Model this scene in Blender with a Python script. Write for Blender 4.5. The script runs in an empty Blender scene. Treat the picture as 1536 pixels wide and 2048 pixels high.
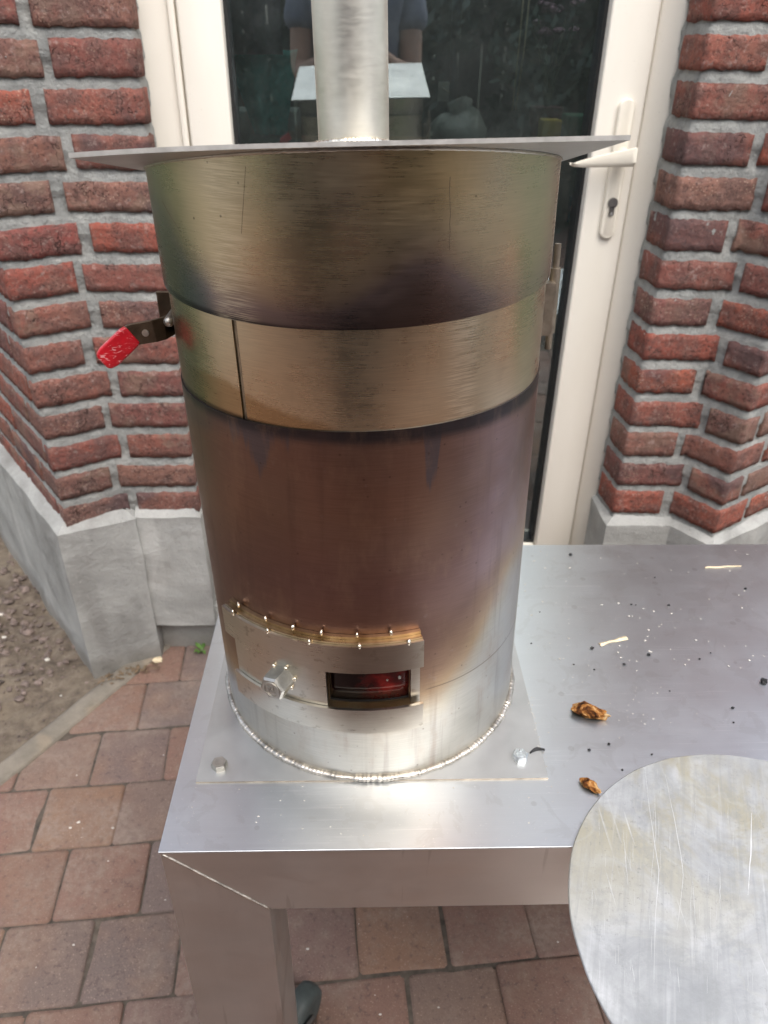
import bpy, bmesh, math, random
from mathutils import Vector, Matrix, noise
R_ = math.radians
rnd = random.Random(7)
sc = bpy.context.scene
COL = sc.collection

# ------------------------------------------------------------------ camera
CAMP = Vector((-0.00695, -0.6587, 0.62116))
PITCH, ROLL, YAW = 0.5554, 0.0139, 0.0306
fwd = Vector((math.sin(YAW)*math.cos(PITCH), math.cos(YAW)*math.cos(PITCH), -math.sin(PITCH)))
rgt = Vector((math.cos(YAW), -math.sin(YAW), 0)); upv = rgt.cross(fwd)
r2 = rgt*math.cos(ROLL)+upv*math.sin(ROLL); u2 = -rgt*math.sin(ROLL)+upv*math.cos(ROLL)
cd = bpy.data.cameras.new('camera'); cam = bpy.data.objects.new('camera', cd); COL.objects.link(cam)
cd.sensor_fit = 'VERTICAL'; cd.sensor_height = 36; cd.lens = 1510.86/2048*36
cd.clip_start = 0.01; cd.clip_end = 2000
m = Matrix.Identity(4)
for i in range(3):
    m[i][0] = r2[i]; m[i][1] = u2[i]; m[i][2] = -fwd[i]; m[i][3] = CAMP[i]
cam.matrix_world = m; sc.camera = cam
cd.dof.use_dof = True; cd.dof.focus_distance = 0.60; cd.dof.aperture_fstop = 11
# ------------------------------------------------------------------ world, sun, exposure
SUN_EL, SUN_AZ = R_(58), R_(158)          # azimuth: clockwise from +Y (north)
w = bpy.data.worlds.new('World'); sc.world = w; w.use_nodes = True
nt = w.node_tree; nt.nodes.clear()
sky = nt.nodes.new('ShaderNodeTexSky'); sky.sky_type = 'NISHITA'; sky.sun_disc = False
sky.sun_elevation = SUN_EL; sky.sun_rotation = SUN_AZ; sky.dust_density = 4.0; sky.air_density = 1.0
hs = nt.nodes.new('ShaderNodeHueSaturation'); hs.inputs['Saturation'].default_value = 0.5
bg = nt.nodes.new('ShaderNodeBackground'); bg.inputs['Strength'].default_value = 0.15
wo = nt.nodes.new('ShaderNodeOutputWorld')
nt.links.new(sky.outputs[0], hs.inputs['Color']); nt.links.new(hs.outputs[0], bg.inputs[0]); nt.links.new(bg.outputs[0], wo.inputs[0])
sd = bpy.data.lights.new('sun', 'SUN'); sd.energy = 0.5; sd.angle = R_(90); sd.color = (1, .96, .9)
so = bpy.data.objects.new('sun', sd); COL.objects.link(so)
sdir = Vector((math.sin(SUN_AZ)*math.cos(SUN_EL), math.cos(SUN_AZ)*math.cos(SUN_EL), math.sin(SUN_EL)))
so.rotation_euler = (-sdir).to_track_quat('-Z', 'Y').to_euler(); so.location = sdir*8
vs = sc.view_settings; vs.view_transform = 'Standard'; vs.look = 'None'; vs.gamma = 1; vs.use_curve_mapping = False
vs.exposure = 1.32
sc.cycles.use_denoising = True
sc.cycles.max_bounces = 10; sc.cycles.glossy_bounces = 6; sc.cycles.transparent_max_bounces = 12
sc.cycles.sample_clamp_indirect = 6; sc.cycles.caustics_reflective = False; sc.cycles.caustics_refractive = False

# ------------------------------------------------------------------ node helper
class NM:
    def __init__(s, name):
        s.m = bpy.data.materials.new(name); s.m.use_nodes = True
        s.t = s.m.node_tree; s.t.nodes.clear()
        s.out = s.n('OutputMaterial'); s.b = s.n('BsdfPrincipled'); s.l(s.b.outputs[0], s.out.inputs[0])
    def n(s, k): return s.t.nodes.new('ShaderNode'+k)
    def l(s, a, b): s.t.links.new(a, b)
    def put(s, sock, v):
        if isinstance(v, bpy.types.NodeSocket): s.l(v, sock)
        elif isinstance(v, (tuple, list)) and sock.type == 'RGBA': sock.default_value = (*v[:3], 1)
        else: sock.default_value = v
    def set(s, **k):
        for a, v in k.items(): s.put(s.b.inputs[a.replace('_', ' ')], v)
        return s
    def obj(s): return s.n('TexCoord').outputs['Object']
    def pos(s): return s.n('NewGeometry').outputs['Position']
    def rand(s): return s.n('ObjectInfo').outputs['Random']
    def shifted(s):                       # object coordinates moved by the object's own random number
        v = s.n('VectorMath'); v.operation = 'ADD'; s.l(s.obj(), v.inputs[0])
        c = s.n('CombineXYZ'); x = s.math('MULTIPLY', s.rand(), 37.0)
        for i in range(3): s.l(x, c.inputs[i])
        s.l(c.outputs[0], v.inputs[1]); return v.outputs[0]
    def scale(s, vec, sc_):
        v = s.n('VectorMath'); v.operation = 'MULTIPLY'; s.l(vec, v.inputs[0]); v.inputs[1].default_value = sc_; return v.outputs[0]
    def noise(s, vec, scale, detail=4, rough=.55, dist=0, col=False):
        x = s.n('TexNoise'); s.l(vec, x.inputs['Vector']); x.inputs['Scale'].default_value = scale
        x.inputs['Detail'].default_value = detail; x.inputs['Roughness'].default_value = rough; x.inputs['Distortion'].default_value = dist
        return x.outputs['Color' if col else 'Fac']
    def vor(s, vec, scale, feat='F1', out='Distance'):
        x = s.n('TexVoronoi'); x.feature = feat; s.l(vec, x.inputs['Vector']); x.inputs['Scale'].default_value = scale; return x.outputs[out]
    def math(s, op, a, b=0.0, c=0.0, clamp=False):
        x = s.n('Math'); x.operation = op; x.use_clamp = clamp
        for i, v in enumerate((a, b, c)): s.put(x.inputs[i], v)
        return x.outputs[0]
    def mr(s, v, a, b, c=0.0, d=1.0, smooth=True):
        x = s.n('MapRange'); x.interpolation_type = 'SMOOTHSTEP' if smooth else 'LINEAR'
        s.put(x.inputs[0], v)
        for i, q in enumerate((a, b, c, d)): s.put(x.inputs[i+1], q)
        return x.outputs[0]
    def ramp(s, v, stops, interp='LINEAR'):
        x = s.n('ValToRGB'); x.color_ramp.interpolation = interp; s.put(x.inputs[0], v); e = x.color_ramp.elements
        while len(e) < len(stops): e.new(.5)
        for i, (p, c) in enumerate(stops): e[i].position = p; e[i].color = (*c, 1)
        return x.outputs[0]
    def mix(s, f, a, b, mode='MIX'):
        x = s.n('Mix'); x.data_type = 'RGBA'; x.blend_type = mode
        s.put(x.inputs[0], f); s.put(x.inputs[6], a); s.put(x.inputs[7], b); return x.outputs[2]
    def bump(s, h, strength=.3, dist=.002):
        x = s.n('Bump'); s.put(x.inputs['Height'], h); x.inputs['Strength'].default_value = strength; x.inputs['Distance'].default_value = dist
        s.l(x.outputs[0], s.b.inputs['Normal']); return x
    def sep(s, v):
        x = s.n('SeparateXYZ'); s.l(v, x.inputs[0]); return x.outputs
    def tangent(s):
        x = s.n('Tangent'); x.direction_type = 'RADIAL'; x.axis = 'Z'; s.l(x.outputs[0], s.b.inputs['Tangent'])

M = {}
def plain(name, col, rough=.6, metal=0.0, var=.12, scale=30, bump=0, bscale=200, **kw):
    q = NM(name); v = q.shifted(); f = q.noise(v, scale)
    lo = tuple(c*(1-var) for c in col); hi = tuple(min(1, c*(1+var)) for c in col)
    q.set(Base_Color=q.ramp(f, [(.3, lo), (.7, hi)]), Roughness=q.mr(q.noise(v, scale*1.7), .3, .7, rough*.85, min(1, rough*1.15)), Metallic=metal, **kw)
    if bump: q.bump(q.noise(v, bscale), bump, .001)
    M[name] = q.m; return q

# brick
q = NM('brick'); v = q.shifted()
base = q.ramp(q.rand(), [(0, (.25, .062, .044)), (.14, (.33, .082, .045)), (.26, (.18, .064, .056)), (.40, (.28, .088, .060)), (.52, (.165, .084, .068)), (.64, (.31, .066, .040)), (.76, (.185, .108, .078)), (.88, (.23, .056, .046)), (1, (.24, .150, .108))])
blot = q.noise(v, 26, 6, .65)
c = q.mix(q.mr(blot, .40, .62), base, q.mix(.65, base, (.085, .055, .05)))
c = q.mix(q.mr(q.noise(v, 11, 4, .6), .52, .70, 0, .5), c, (.23, .115, .085))
c = q.mix(q.mr(q.noise(v, 150, 5, .75), .50, .66, 0, .55), c, (.30, .15, .115))
c = q.mix(q.mr(q.noise(v, 190, 4, .7), .47, .36, 0, .8), c, (.045, .022, .02))
r2_ = q.math('FRACT', q.math('MULTIPLY', q.rand(), 7.3)); spm = q.math('MULTIPLY', q.mr(q.noise(v, 24, 3), .46, .66), q.mr(r2_, .35, .9, .05, 1.0))
c = q.mix(q.math('MULTIPLY', q.mr(q.noise(v, 17, 5, .65), .48, .60), q.mr(q.math('FRACT', q.math('MULTIPLY', q.rand(), 13.7)), .4, 1, 0, .75)), c, (.21, .135, .10))
c = q.mix(q.math('MULTIPLY', q.mr(q.noise(v, 8, 2), .5, .6), q.mr(q.math('FRACT', q.math('MULTIPLY', q.rand(), 23.1)), .55, .9, 0, .7)), c, (.07, .045, .05))
sp = q.mr(q.vor(v, 210), .0, .42, 1, 0)
c = q.mix(q.math('MULTIPLY', sp, q.math('MULTIPLY', spm, .95)), c, (.48, .34, .25))
c = q.mix(q.mr(q.noise(v, 75, 5, .7), .54, .72, 0, .5), c, (.38, .31, .28))
c = q.mix(.10, c, (.34, .26, .23))
crack = q.mr(q.vor(q.mix(.12, v, q.noise(v, 20, 3, col=True)), 26, 'DISTANCE_TO_EDGE'), .0, .022, 1, 0)
crk = q.math('MULTIPLY', crack, q.mr(q.noise(v, 13, 2), .52, .6))
c = q.mix(q.math('MULTIPLY', crk, .75), c, (.03, .016, .014))
q.set(Base_Color=c, Roughness=.92); q.b.inputs['Specular IOR Level'].default_value = .2
h = q.math('ADD', q.math('MULTIPLY', q.noise(v, 95, 6, .75), 1.2), q.math('MULTIPLY', q.vor(v, 60, 'F1'), .5))
h = q.math('SUBTRACT', h, q.math('MULTIPLY', crk, .8))
q.bump(h, .75, .006); M['brick'] = q.m
# mortar
q = NM('mortar'); v = q.pos()
c = q.ramp(q.noise(v, 14, 6, .65), [(.28, (.21, .217, .208)), (.5, (.335, .343, .325)), (.72, (.46, .46, .43))])
c = q.mix(q.mr(q.noise(v, 45, 5, .7), .52, .7, 0, .5), c, (.19, .195, .187))
c = q.mix(q.mr(q.noise(v, 190, 3), .56, .68, 0, .5), c, (.40, .39, .365))
q.set(Base_Color=c, Roughness=.95); q.bump(q.math('ADD', q.noise(v, 130, 6, .75), q.math('MULTIPLY', q.noise(v, 35, 3), 1.5)), 1.0, .007); M['mortar'] = q.m
# cement plinth
q = NM('cement_render'); v = q.pos()
c = q.ramp(q.noise(v, 5, 5, .6, .8), [(.3, (.22, .22, .207)), (.5, (.345, .348, .33)), (.7, (.46, .46, .435))])
c = q.mix(q.mr(q.noise(q.scale(v, (1, 1, .35)), 11, 4), .5, .7, 0, .55), c, (.19, .185, .172))
c = q.mix(q.mr(q.noise(v, 90, 4), .60, .72, 0, .4), c, (.45, .44, .41))
q.set(Base_Color=c, Roughness=.85); c = q.mix(q.mr(q.sep(v)[2], -.56, -.615, 0, .45), c, (.15, .125, .095))
c = q.mix(q.mr(q.noise(v, 240, 3, .7), .36, .30, 0, .7), c, (.09, .09, .085))
q.set(Base_Color=c)
q.bump(q.math('ADD', q.noise(v, 160, 5, .7), q.math('MULTIPLY', q.noise(v, 25, 3), 2.0)), .5, .004); M['cement'] = q.m
# pvc
q = NM('cream_pvc'); v = q.pos()
c = q.ramp(q.noise(q.scale(v, (1, 1, .25)), 12, 4), [(.3, (.775, .73, .635)), (.7, (.83, .79, .70))])
c = q.mix(q.mr(q.noise(v, 300, 2), .70, .78, 0, .3), c, (.42, .38, .3))
q.set(Base_Color=c, Roughness=.38); M['pvc'] = q.m
plain('pvc_handle', (.78, .73, .62), .35, var=.04)
plain('gasket', (.012, .013, .013), .5)
plain('steel_dark', (.22, .21, .2), .35, 1)
# window glass: clear sheet with a strong outer coating
q = NM('door_glass'); q.t.nodes.remove(q.b)
tr = q.n('BsdfTransparent'); tr.inputs[0].default_value = (.82, .90, .88, 1)
gl = q.n('BsdfGlossy'); gl.inputs['Roughness'].default_value = .0; gl.inputs[0].default_value = (.86, .98, 1, 1)
fr = q.n('Fresnel'); fr.inputs[0].default_value = 2.0
ms = q.n('MixShader'); q.l(q.math('MULTIPLY', fr.outputs[0], 2.6, clamp=True), ms.inputs[0]); q.l(tr.outputs[0], ms.inputs[1]); q.l(gl.outputs[0], ms.inputs[2]); df = q.n('BsdfDiffuse'); df.inputs[0].default_value = (.5, .58, .55, 1); m3 = q.n('MixShader'); q.l(q.mr(q.noise(q.pos(), 9, 5, .7), .35, .75, .022, .055), m3.inputs[0]); q.l(ms.outputs[0], m3.inputs[1]); q.l(df.outputs[0], m3.inputs[2]); q.l(m3.outputs[0], q.out.inputs[0])  # thin dust film, its pale haze mixed in to lift the dark pane
M['glass'] = q.m
# stainless steel family ------------------------------------------------------
def brushed(name, color_fn, rough=(.26, .42), aniso=.55, line=(42, 42, 1500), tang=True, bumps=.012, lr=.03):
    q = NM(name); v = q.obj(); x, y, z = q.sep(v)
    ang = q.math('MULTIPLY', q.math('ARCTAN2', x, q.math('MULTIPLY', y, -1.0)), 180/math.pi)
    lines = q.noise(q.scale(v, line), 1.0, 3, .6)
    blot = q.noise(v, 16, 5, .6)
    q.set(Base_Color=color_fn(q, v, x, y, z, ang, lines), Metallic=1.0,
          Roughness=q.math('ADD', q.mr(blot, .3, .7, rough[0], rough[1]), q.mr(lines, .3, .7, -lr, lr)))
    if tang: q.tangent(); q.set(Anisotropic=aniso)
    q.bump(q.math('ADD', q.math('MULTIPLY', lines, .6), q.math('MULTIPLY', q.noise(v, 30, 2), .35)), bumps, .002)
    M[name] = q.m; return q
def streak(q, c, lines, amt=.22): return q.mix(amt, c, q.ramp(lines, [(.3, (.35, .35, .35)), (.7, (1.25, 1.25, 1.25))]), 'MULTIPLY')
def col_lower(q, v, x, y, z, ang, lines):
    wob = q.noise(q.scale(v, (9, 9, 6)), 1.0, 6, .65, .5)
    zz = q.math('SUBTRACT', z, q.mr(ang, 18, 62, 0, .105))
    zz = q.math('ADD', zz, q.math('MULTIPLY', q.math('SUBTRACT', wob, .5), .07))
    zz = q.math('ADD', zz, q.mr(ang, -30, -60, 0, .03))
    c = q.ramp(q.math('DIVIDE', zz, .38), [(0, (.45, .435, .395)), (.17, (.46, .435, .385)), (.23, (.45, .40, .32)), (.29, (.42, .30, .19)), (.36, (.30, .195, .135)), (.46, (.225, .140, .112)), (.62, (.205, .124, .108)), (.8, (.24, .152, .115)), (.97, (.235, .148, .116)), (1, (.20, .14, .125))])
    vio = q.math('MULTIPLY', q.mr(ang, 12, 45), q.mr(q.noise(v, 9, 3), .35, .65))
    c = q.mix(q.math('MULTIPLY', vio, q.mr(z, .09, .2, 0, .55)), c, (.36, .26, .28))
    # sooty drips hanging from the rim
    dr = q.noise(q.scale(v, (60, 60, 5)), 1.0, 4, .6)
    big = q.noise(q.scale(v, (16, 16, 1.2)), 1.0, 2, .5)
    bl = lambda c_, w_, k_: q.math('MULTIPLY', q.mr(q.math('ABSOLUTE', q.math('SUBTRACT', ang, c_)), 0, w_, 1, 0), k_)
    d = q.math('ADD', q.math('ADD', q.math('MULTIPLY', dr, .5), q.math('MULTIPLY', big, .45)), q.math('ADD', q.math('ADD', bl(-33, 24, .30), bl(-14, 4, .28)), q.math('ADD', bl(17.5, 5, .31), bl(-9, 3, .25))))
    lim = q.mr(z, .285, .376, .95, .62, smooth=False)
    dm = q.mr(q.math('SUBTRACT', d, lim), -.01, .05)
    c = q.mix(q.math('MULTIPLY', dm, .75), c, (.125, .125, .15))
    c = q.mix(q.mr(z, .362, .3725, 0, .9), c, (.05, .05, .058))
    # dull pale specks and wear
    c = q.mix(q.mr(q.noise(v, 70, 3), .66, .76, 0, .12), c, (.42, .38, .36))
    c = q.mix(q.mr(q.vor(v, 75), .10, .05, 0, .5), c, (.1, .07, .06))
    # fold line
    ln = q.math('ABSOLUTE', q.math('SUBTRACT', z, .112))
    c = q.mix(q.math('MULTIPLY', q.mr(ln, .0012, .0002), q.mr(ang, 17, 20, 0, .6)), c, (.12, .09, .07))
    sm_ = q.noise(q.scale(v, (70, 70, 3)), 1.0, 4, .6); c = q.mix(q.mr(sm_, .52, .70, 0, .30), c, (.13, .085, .075))
    c = q.mix(q.mr(q.noise(q.scale(v, (40, 40, 14)), 1.0, 5, .7), .50, .70, 0, .28), c, (.34, .235, .17))
    return streak(q, c, lines, .22)
def col_upper(q, v, x, y, z, ang, lines):
    wob = q.noise(q.scale(v, (7, 7, 5)), 1.0, 3, .5)
    # dark heat bloom rising from the seam, higher right of the middle and by the edges
    hump = q.math('ADD', q.math('MULTIPLY', q.mr(q.math('ABSOLUTE', q.math('SUBTRACT', ang, 12)), 0, 26, 1, 0), .042), q.mr(ang, -38, -70, 0, .05))
    z = q.math('SUBTRACT', z, q.math('MULTIPLY', q.math('ADD', y, .162), .055))
    zz = q.math('SUBTRACT', q.math('SUBTRACT', z, .452), q.math('ADD', hump, q.math('MULTIPLY', q.math('SUBTRACT', wob, .5), .06)))
    c = q.ramp(q.math('ADD', q.math('DIVIDE', zz, .12), .3), [(0, (.115, .085, .075)), (.22, (.16, .125, .115)), (.36, (.27, .22, .21)), (.46, (.44, .355, .26)), (.6, (.58, .48, .32)), (.85, (.63, .53, .35)), (1, (.57, .49, .34))])
    gold = q.math('MULTIPLY', q.mr(q.math('ABSOLUTE', q.math('SUBTRACT', ang, 12)), 4, 26, 1, 0), q.mr(z, .51, .55))
    c = q.mix(q.math('MULTIPLY', gold, .55), c, (.60, .40, .18))
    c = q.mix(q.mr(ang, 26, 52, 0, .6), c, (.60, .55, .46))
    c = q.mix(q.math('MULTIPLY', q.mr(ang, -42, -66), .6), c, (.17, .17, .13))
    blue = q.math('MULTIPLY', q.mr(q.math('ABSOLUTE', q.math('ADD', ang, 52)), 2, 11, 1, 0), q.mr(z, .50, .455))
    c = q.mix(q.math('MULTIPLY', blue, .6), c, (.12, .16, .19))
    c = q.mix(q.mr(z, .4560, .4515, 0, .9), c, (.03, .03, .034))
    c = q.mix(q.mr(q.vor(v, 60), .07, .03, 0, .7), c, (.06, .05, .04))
    hi_ = q.math('MULTIPLY', q.mr(q.math('ABSOLUTE', q.math('ADD', ang, 37)), 2, 9, 1, 0), q.mr(lines, .42, .62))  # reflected highlight painted into the colour, broken up by the brush lines
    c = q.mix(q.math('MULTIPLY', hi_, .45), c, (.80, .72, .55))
    c = q.mix(q.mr(q.noise(q.scale(v, (30, 30, 10)), 1.0, 5, .7), .55, .75, 0, .16), c, (.25, .19, .13))
    return streak(q, c, lines, .18)
def col_band(q, v, x, y, z, ang, lines):
    wob = q.noise(q.scale(v, (12, 12, 8)), 1.0, 4, .6)
    c = q.ramp(q.noise(v, 8, 3), [(.3, (.59, .50, .34)), (.7, (.69, .60, .43))])
    lim = q.math('ADD', q.mr(ang, -44, 0, .404, .378), q.math('MULTIPLY', q.math('SUBTRACT', wob, .5), .034))
    st = q.mr(q.math('SUBTRACT', lim, z), -.002, .006)
    c = q.mix(q.math('MULTIPLY', st, q.mr(ang, 6, -20, .05, .62)), c, (.33, .21, .08))
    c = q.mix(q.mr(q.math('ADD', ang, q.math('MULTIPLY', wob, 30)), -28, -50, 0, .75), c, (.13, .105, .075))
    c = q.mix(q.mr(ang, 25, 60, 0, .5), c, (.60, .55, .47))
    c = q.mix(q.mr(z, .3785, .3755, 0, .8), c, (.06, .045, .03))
    hi_ = q.math('MULTIPLY', q.mr(q.math('ABSOLUTE', q.math('SUBTRACT', ang, 26)), 2, 7, 1, 0), q.mr(lines, .42, .60))  # bright vertical glint put into the band's colour right of the middle
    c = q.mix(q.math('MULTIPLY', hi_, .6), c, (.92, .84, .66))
    c = q.mix(q.mr(q.noise(q.scale(v, (30, 30, 10)), 1.0, 5, .7), .55, .75, 0, .16), c, (.32, .25, .17))
    return streak(q, c, lines, .22)
brushed('steel_lower', col_lower, (.34, .44), .45, bumps=.015)
brushed('steel_upper', col_upper, (.24, .36), .5)
brushed('steel_band', col_band, (.24, .36), .55)
brushed('steel_pipe', lambda q, v, x, y, z, a, l: streak(q, q.mix(q.mr(q.math('ADD', z, q.math('MULTIPLY', q.noise(v, 25, 4), .04)), .60, .545, 0, .45), q.ramp(q.noise(v, 22, 5), [(.3, (.66, .625, .54)), (.7, (.78, .745, .66))]), (.46, .37, .25)), l, .06), (.36, .48), .3, line=(90, 90, 500))
brushed('steel_plate', lambda q, v, x, y, z, a, l: q.ramp(q.noise(v, 20, 4), [(.3, (.47, .475, .465)), (.7, (.55, .555, .545))]), (.46, .56), 0, tang=False, lr=.02)
def col_tarn(q, v, x, y, z, ang, lines):
    c = q.ramp(q.noise(v, 14, 4), [(.3, (.46, .43, .37)), (.7, (.57, .54, .47))])
    c = q.mix(q.math('MULTIPLY', q.mr(q.math('ABSOLUTE', q.math('SUBTRACT', ang, 2)), 4, 20, 1, 0), q.mr(z, .09, .135, .2, .7)), c, (.17, .14, .12))
    c = q.mix(q.mr(q.noise(v, 120, 3), .6, .7, 0, .4), c, (.2, .17, .13))
    return streak(q, c, lines, .18)
brushed('steel_tarnish', col_tarn, (.28, .4), .4)
brushed('steel_gold', lambda q, v, x, y, z, a, l: q.ramp(q.noise(v, 50, 4), [(.3, (.22, .15, .08)), (.7, (.44, .34, .22))]), (.25, .4), 0, tang=False)
plain('weld', (.54, .50, .44), .38, 1, var=.4, scale=70, bump=.6, bscale=400)
plain('weld_bright', (.80, .72, .58), .25, 1, var=.2, scale=200)
plain('nut_steel', (.44, .425, .385), .42, 1, var=.25, scale=60, bump=.2)
plain('zinc', (.62, .66, .68), .3, 1, var=.2, scale=120, bump=.3)
plain('score', (.16, .12, .09), .5, .8)
q = plain('soot_metal', (.007, .006, .005), .9, .0, var=.4, scale=60); q.b.inputs['Specular IOR Level'].default_value = .08
plain('hinge_steel', (.30, .26, .21), .42, .9, var=.3, scale=80)
plain('seam_brown', (.30, .235, .165), .5, .8, var=.3, scale=80)
plain('cut_edge', (.55, .54, .51), .5, .6, var=.12, scale=120)
def col_table(q, v, x, y, z, ang, lines):
    c = q.ramp(q.noise(q.scale(v, (1, 2.2, 1)), 6, 5, .6), [(.25, (.585, .612, .63)), (.5, (.605, .632, .65)), (.75, (.625, .652, .67))])
    sc1 = q.mr(q.noise(q.scale(v, (12, 420, 1)), 1.0, 3, .6), .60, .68, 0, .30); c = q.mix(q.math('MULTIPLY', sc1, q.mr(q.noise(v, 9, 3), .45, .6)), c, (.86, .86, .88))
    stain = q.mr(q.noise(v, 28, 4, .6, 1.2), .57, .60, 0, .14)
    c = q.mix(stain, c, (.40, .40, .38))
    spots = q.mr(q.vor(v, 26), .11, .09, 0, .28)
    c = q.mix(spots, c, (.36, .36, .35))
    c = q.mix(q.mr(q.noise(v, 420, 2), .70, .74, 0, .5), c, (.85, .85, .85))
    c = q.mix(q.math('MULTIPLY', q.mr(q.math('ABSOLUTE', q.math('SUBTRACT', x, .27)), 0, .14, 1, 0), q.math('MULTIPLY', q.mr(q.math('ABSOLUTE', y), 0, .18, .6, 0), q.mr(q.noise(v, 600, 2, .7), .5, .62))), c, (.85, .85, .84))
    return streak(q, c, lines, .05)
brushed('steel_table', col_table, (.37, .41), 0, line=(22, 1900, 22), tang=False, bumps=.02, lr=.02)
def col_rail(q, v, x, y, z, ang, lines):
    c = q.ramp(q.noise(q.scale(v, (1, 1, 3)), 5, 4), [(.3, (.55, .53, .51)), (.7, (.62, .60, .58))])
    run = q.mr(q.noise(q.scale(v, (90, 1, 5)), 1.0, 3), .66, .70, 0, .28)
    c = q.mix(run, c, (.3, .28, .26))
    return streak(q, c, lines, .05)
brushed('steel_rail', col_rail, (.36, .46), 0, line=(14, 60, 1900), tang=False, bumps=.015, lr=.02)
brushed('steel_leg', col_rail, (.36, .46), 0, line=(1900, 1900, 14), tang=False, bumps=.015, lr=.02)
# whitish worn aluminium disc
q = NM('worn_aluminium'); v = q.obj()
c = q.ramp(q.noise(v, 13, 7, .65, .7), [(.3, (.27, .28, .285)), (.5, (.38, .39, .395)), (.7, (.52, .53, .535))])
yel = q.math('MULTIPLY', q.mr(q.noise(v, 11, 5, .65, .5), .42, .60), q.mr(q.sep(v)[1], -.06, .10))
c = q.mix(q.math('MULTIPLY', yel, .7), c, (.31, .28, .18))
gr = q.mr(q.noise(v, 190, 4, .7), .60, .70, 0, .55); c = q.mix(q.math('MULTIPLY', gr, q.mr(q.noise(v, 12, 3), .42, .6)), c, (.30, .30, .29))
scr = q.mr(q.noise(q.scale(v, (260, 6, 1)), 1.0, 3, .5), .64, .70, 0, .5); c = q.mix(q.math('MULTIPLY', scr, q.mr(q.noise(v, 7, 2), .4, .6)), c, (.62, .63, .63))
edge = q.mr(q.math('ABSOLUTE', q.math('SUBTRACT', q.noise(v, 10, 3, .5, 1), .52)), .012, .002, 0, .25); c = q.mix(edge, c, (.42, .42, .38))
c = q.mix(q.mr(q.noise(v, 45, 6, .75), .50, .64, 0, .4), c, (.26, .27, .265))
rot = q.n('VectorRotate'); rot.inputs['Axis'].default_value = (0, 0, 1); rot.inputs['Angle'].default_value = .34; q.l(v, rot.inputs['Vector']); vr = rot.outputs[0]
c = q.mix(q.mr(q.noise(q.scale(vr, (170, 9, 1)), 1.0, 5, .7), .46, .62, 0, .34), c, (.26, .27, .27))
c = q.mix(q.mr(q.noise(q.scale(vr, (120, 5, 1)), 1.0, 4, .6), .58, .74, 0, .28), c, (.66, .67, .68))
c = q.mix(q.math('MULTIPLY', q.mr(q.noise(v, 280, 3, .7), .60, .68, 0, .45), q.mr(q.noise(v, 8, 4), .42, .58)), c, (.2, .2, .19))
q.set(Base_Color=c, Metallic=.25, Roughness=q.mr(q.noise(v, 25, 5), .3, .7, .42, .62)); q.bump(q.noise(v, 220, 5, .7), .25, .001); M['worn_alu'] = q.m
plain('scratch_white', (.62, .63, .63), .5, .2, var=.1)
# ground materials
q = NM('paver_clay'); v = q.shifted()
base = q.ramp(q.rand(), [(0, (.195, .122, .096)), (.2, (.205, .115, .086)), (.4, (.165, .108, .092)), (.6, (.155, .118, .104)), (.8, (.22, .130, .084)), (1, (.185, .105, .086))])
c = q.mix(q.mr(q.noise(v, 14, 5, .6), .38, .68, 0, .6), base, (.17, .115, .095))
c = q.mix(q.mr(q.noise(v, 7, 4), .45, .70, 0, .5), c, (.22, .125, .08))
c = q.mix(q.mr(q.noise(v, 420, 2), .60, .72, 0, .55), c, (.46, .34, .27))
c = q.mix(q.mr(q.noise(v, 350, 3), .40, .32, 0, .5), c, (.09, .06, .05))
c = q.mix(q.mr(q.noise(v, 28, 5, .7), .50, .75, 0, .5), c, (.27, .205, .165))
c = q.mix(q.mr(q.noise(v, 110, 4, .7), .44, .36, 0, .5), c, (.085, .058, .05))
dust = q.math('MULTIPLY', q.mr(q.noise(q.pos(), 6, 5, .65), .45, .7), q.mr(q.noise(q.pos(), 90, 4, .7), .38, .62, .2, .8))
c = q.mix(dust, c, (.27, .21, .17))
q.set(Base_Color=c, Roughness=.88); q.bump(q.math('ADD', q.noise(v, 260, 5, .7), q.noise(v, 40, 3)), .5, .003); M['paver'] = q.m
q = NM('paver_far'); v = q.pos()
br = q.n('TexBrick'); q.l(v, br.inputs['Vector']); br.inputs['Scale'].default_value = 1; br.inputs['Brick Width'].default_value = .1455; br.inputs['Row Height'].default_value = .139
br.inputs['Mortar Size'].default_value = .004; br.inputs['Color1'].default_value = (.23, .125, .09, 1); br.inputs['Color2'].default_value = (.19, .11, .09, 1); br.inputs['Mortar'].default_value = (.06, .05, .04, 1)
q.set(Base_Color=q.mix(q.mr(q.noise(v, 30), .4, .7, 0, .5), br.outputs[0], (.26, .18, .13)), Roughness=.9); M['paver_far'] = q.m
plain('joint_sand', (.082, .066, .051), .95, var=.5, scale=60, bump=.5)
q = NM('soil'); v = q.pos()
c = q.ramp(q.noise(v, 30, 7, .7), [(.3, (.06, .045, .034)), (.5, (.15, .118, .088)), (.7, (.25, .205, .155))])
c = q.mix(q.mr(q.noise(v, 5, 2), .45, .6, 0, .5), c, (.22, .18, .13))
q.set(Base_Color=c, Roughness=.97); q.bump(q.noise(v, 120, 6, .75), .9, .006); M['soil'] = q.m
plain('pebble', (.155, .118, .10), .9, var=.65, scale=45, bump=.4)
q = NM('kerb_concrete'); v = q.pos()
c = q.ramp(q.noise(v, 20, 6, .7), [(.3, (.15, .132, .105)), (.7, (.25, .218, .175))]); c = q.mix(q.mr(q.noise(v, 12, 3), .52, .66, 0, .5), c, (.30, .24, .17))
q.set(Base_Color=c, Roughness=.93); q.bump(q.noise(v, 200, 5, .7), .5, .003); M['kerb'] = q.m
plain('lawn', (.07, .085, .045), .95, var=.4, scale=3, bump=.5, bscale=60)
plain('bark', (.09, .07, .05), .9, var=.4, scale=20, bump=.8, bscale=60)
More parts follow.
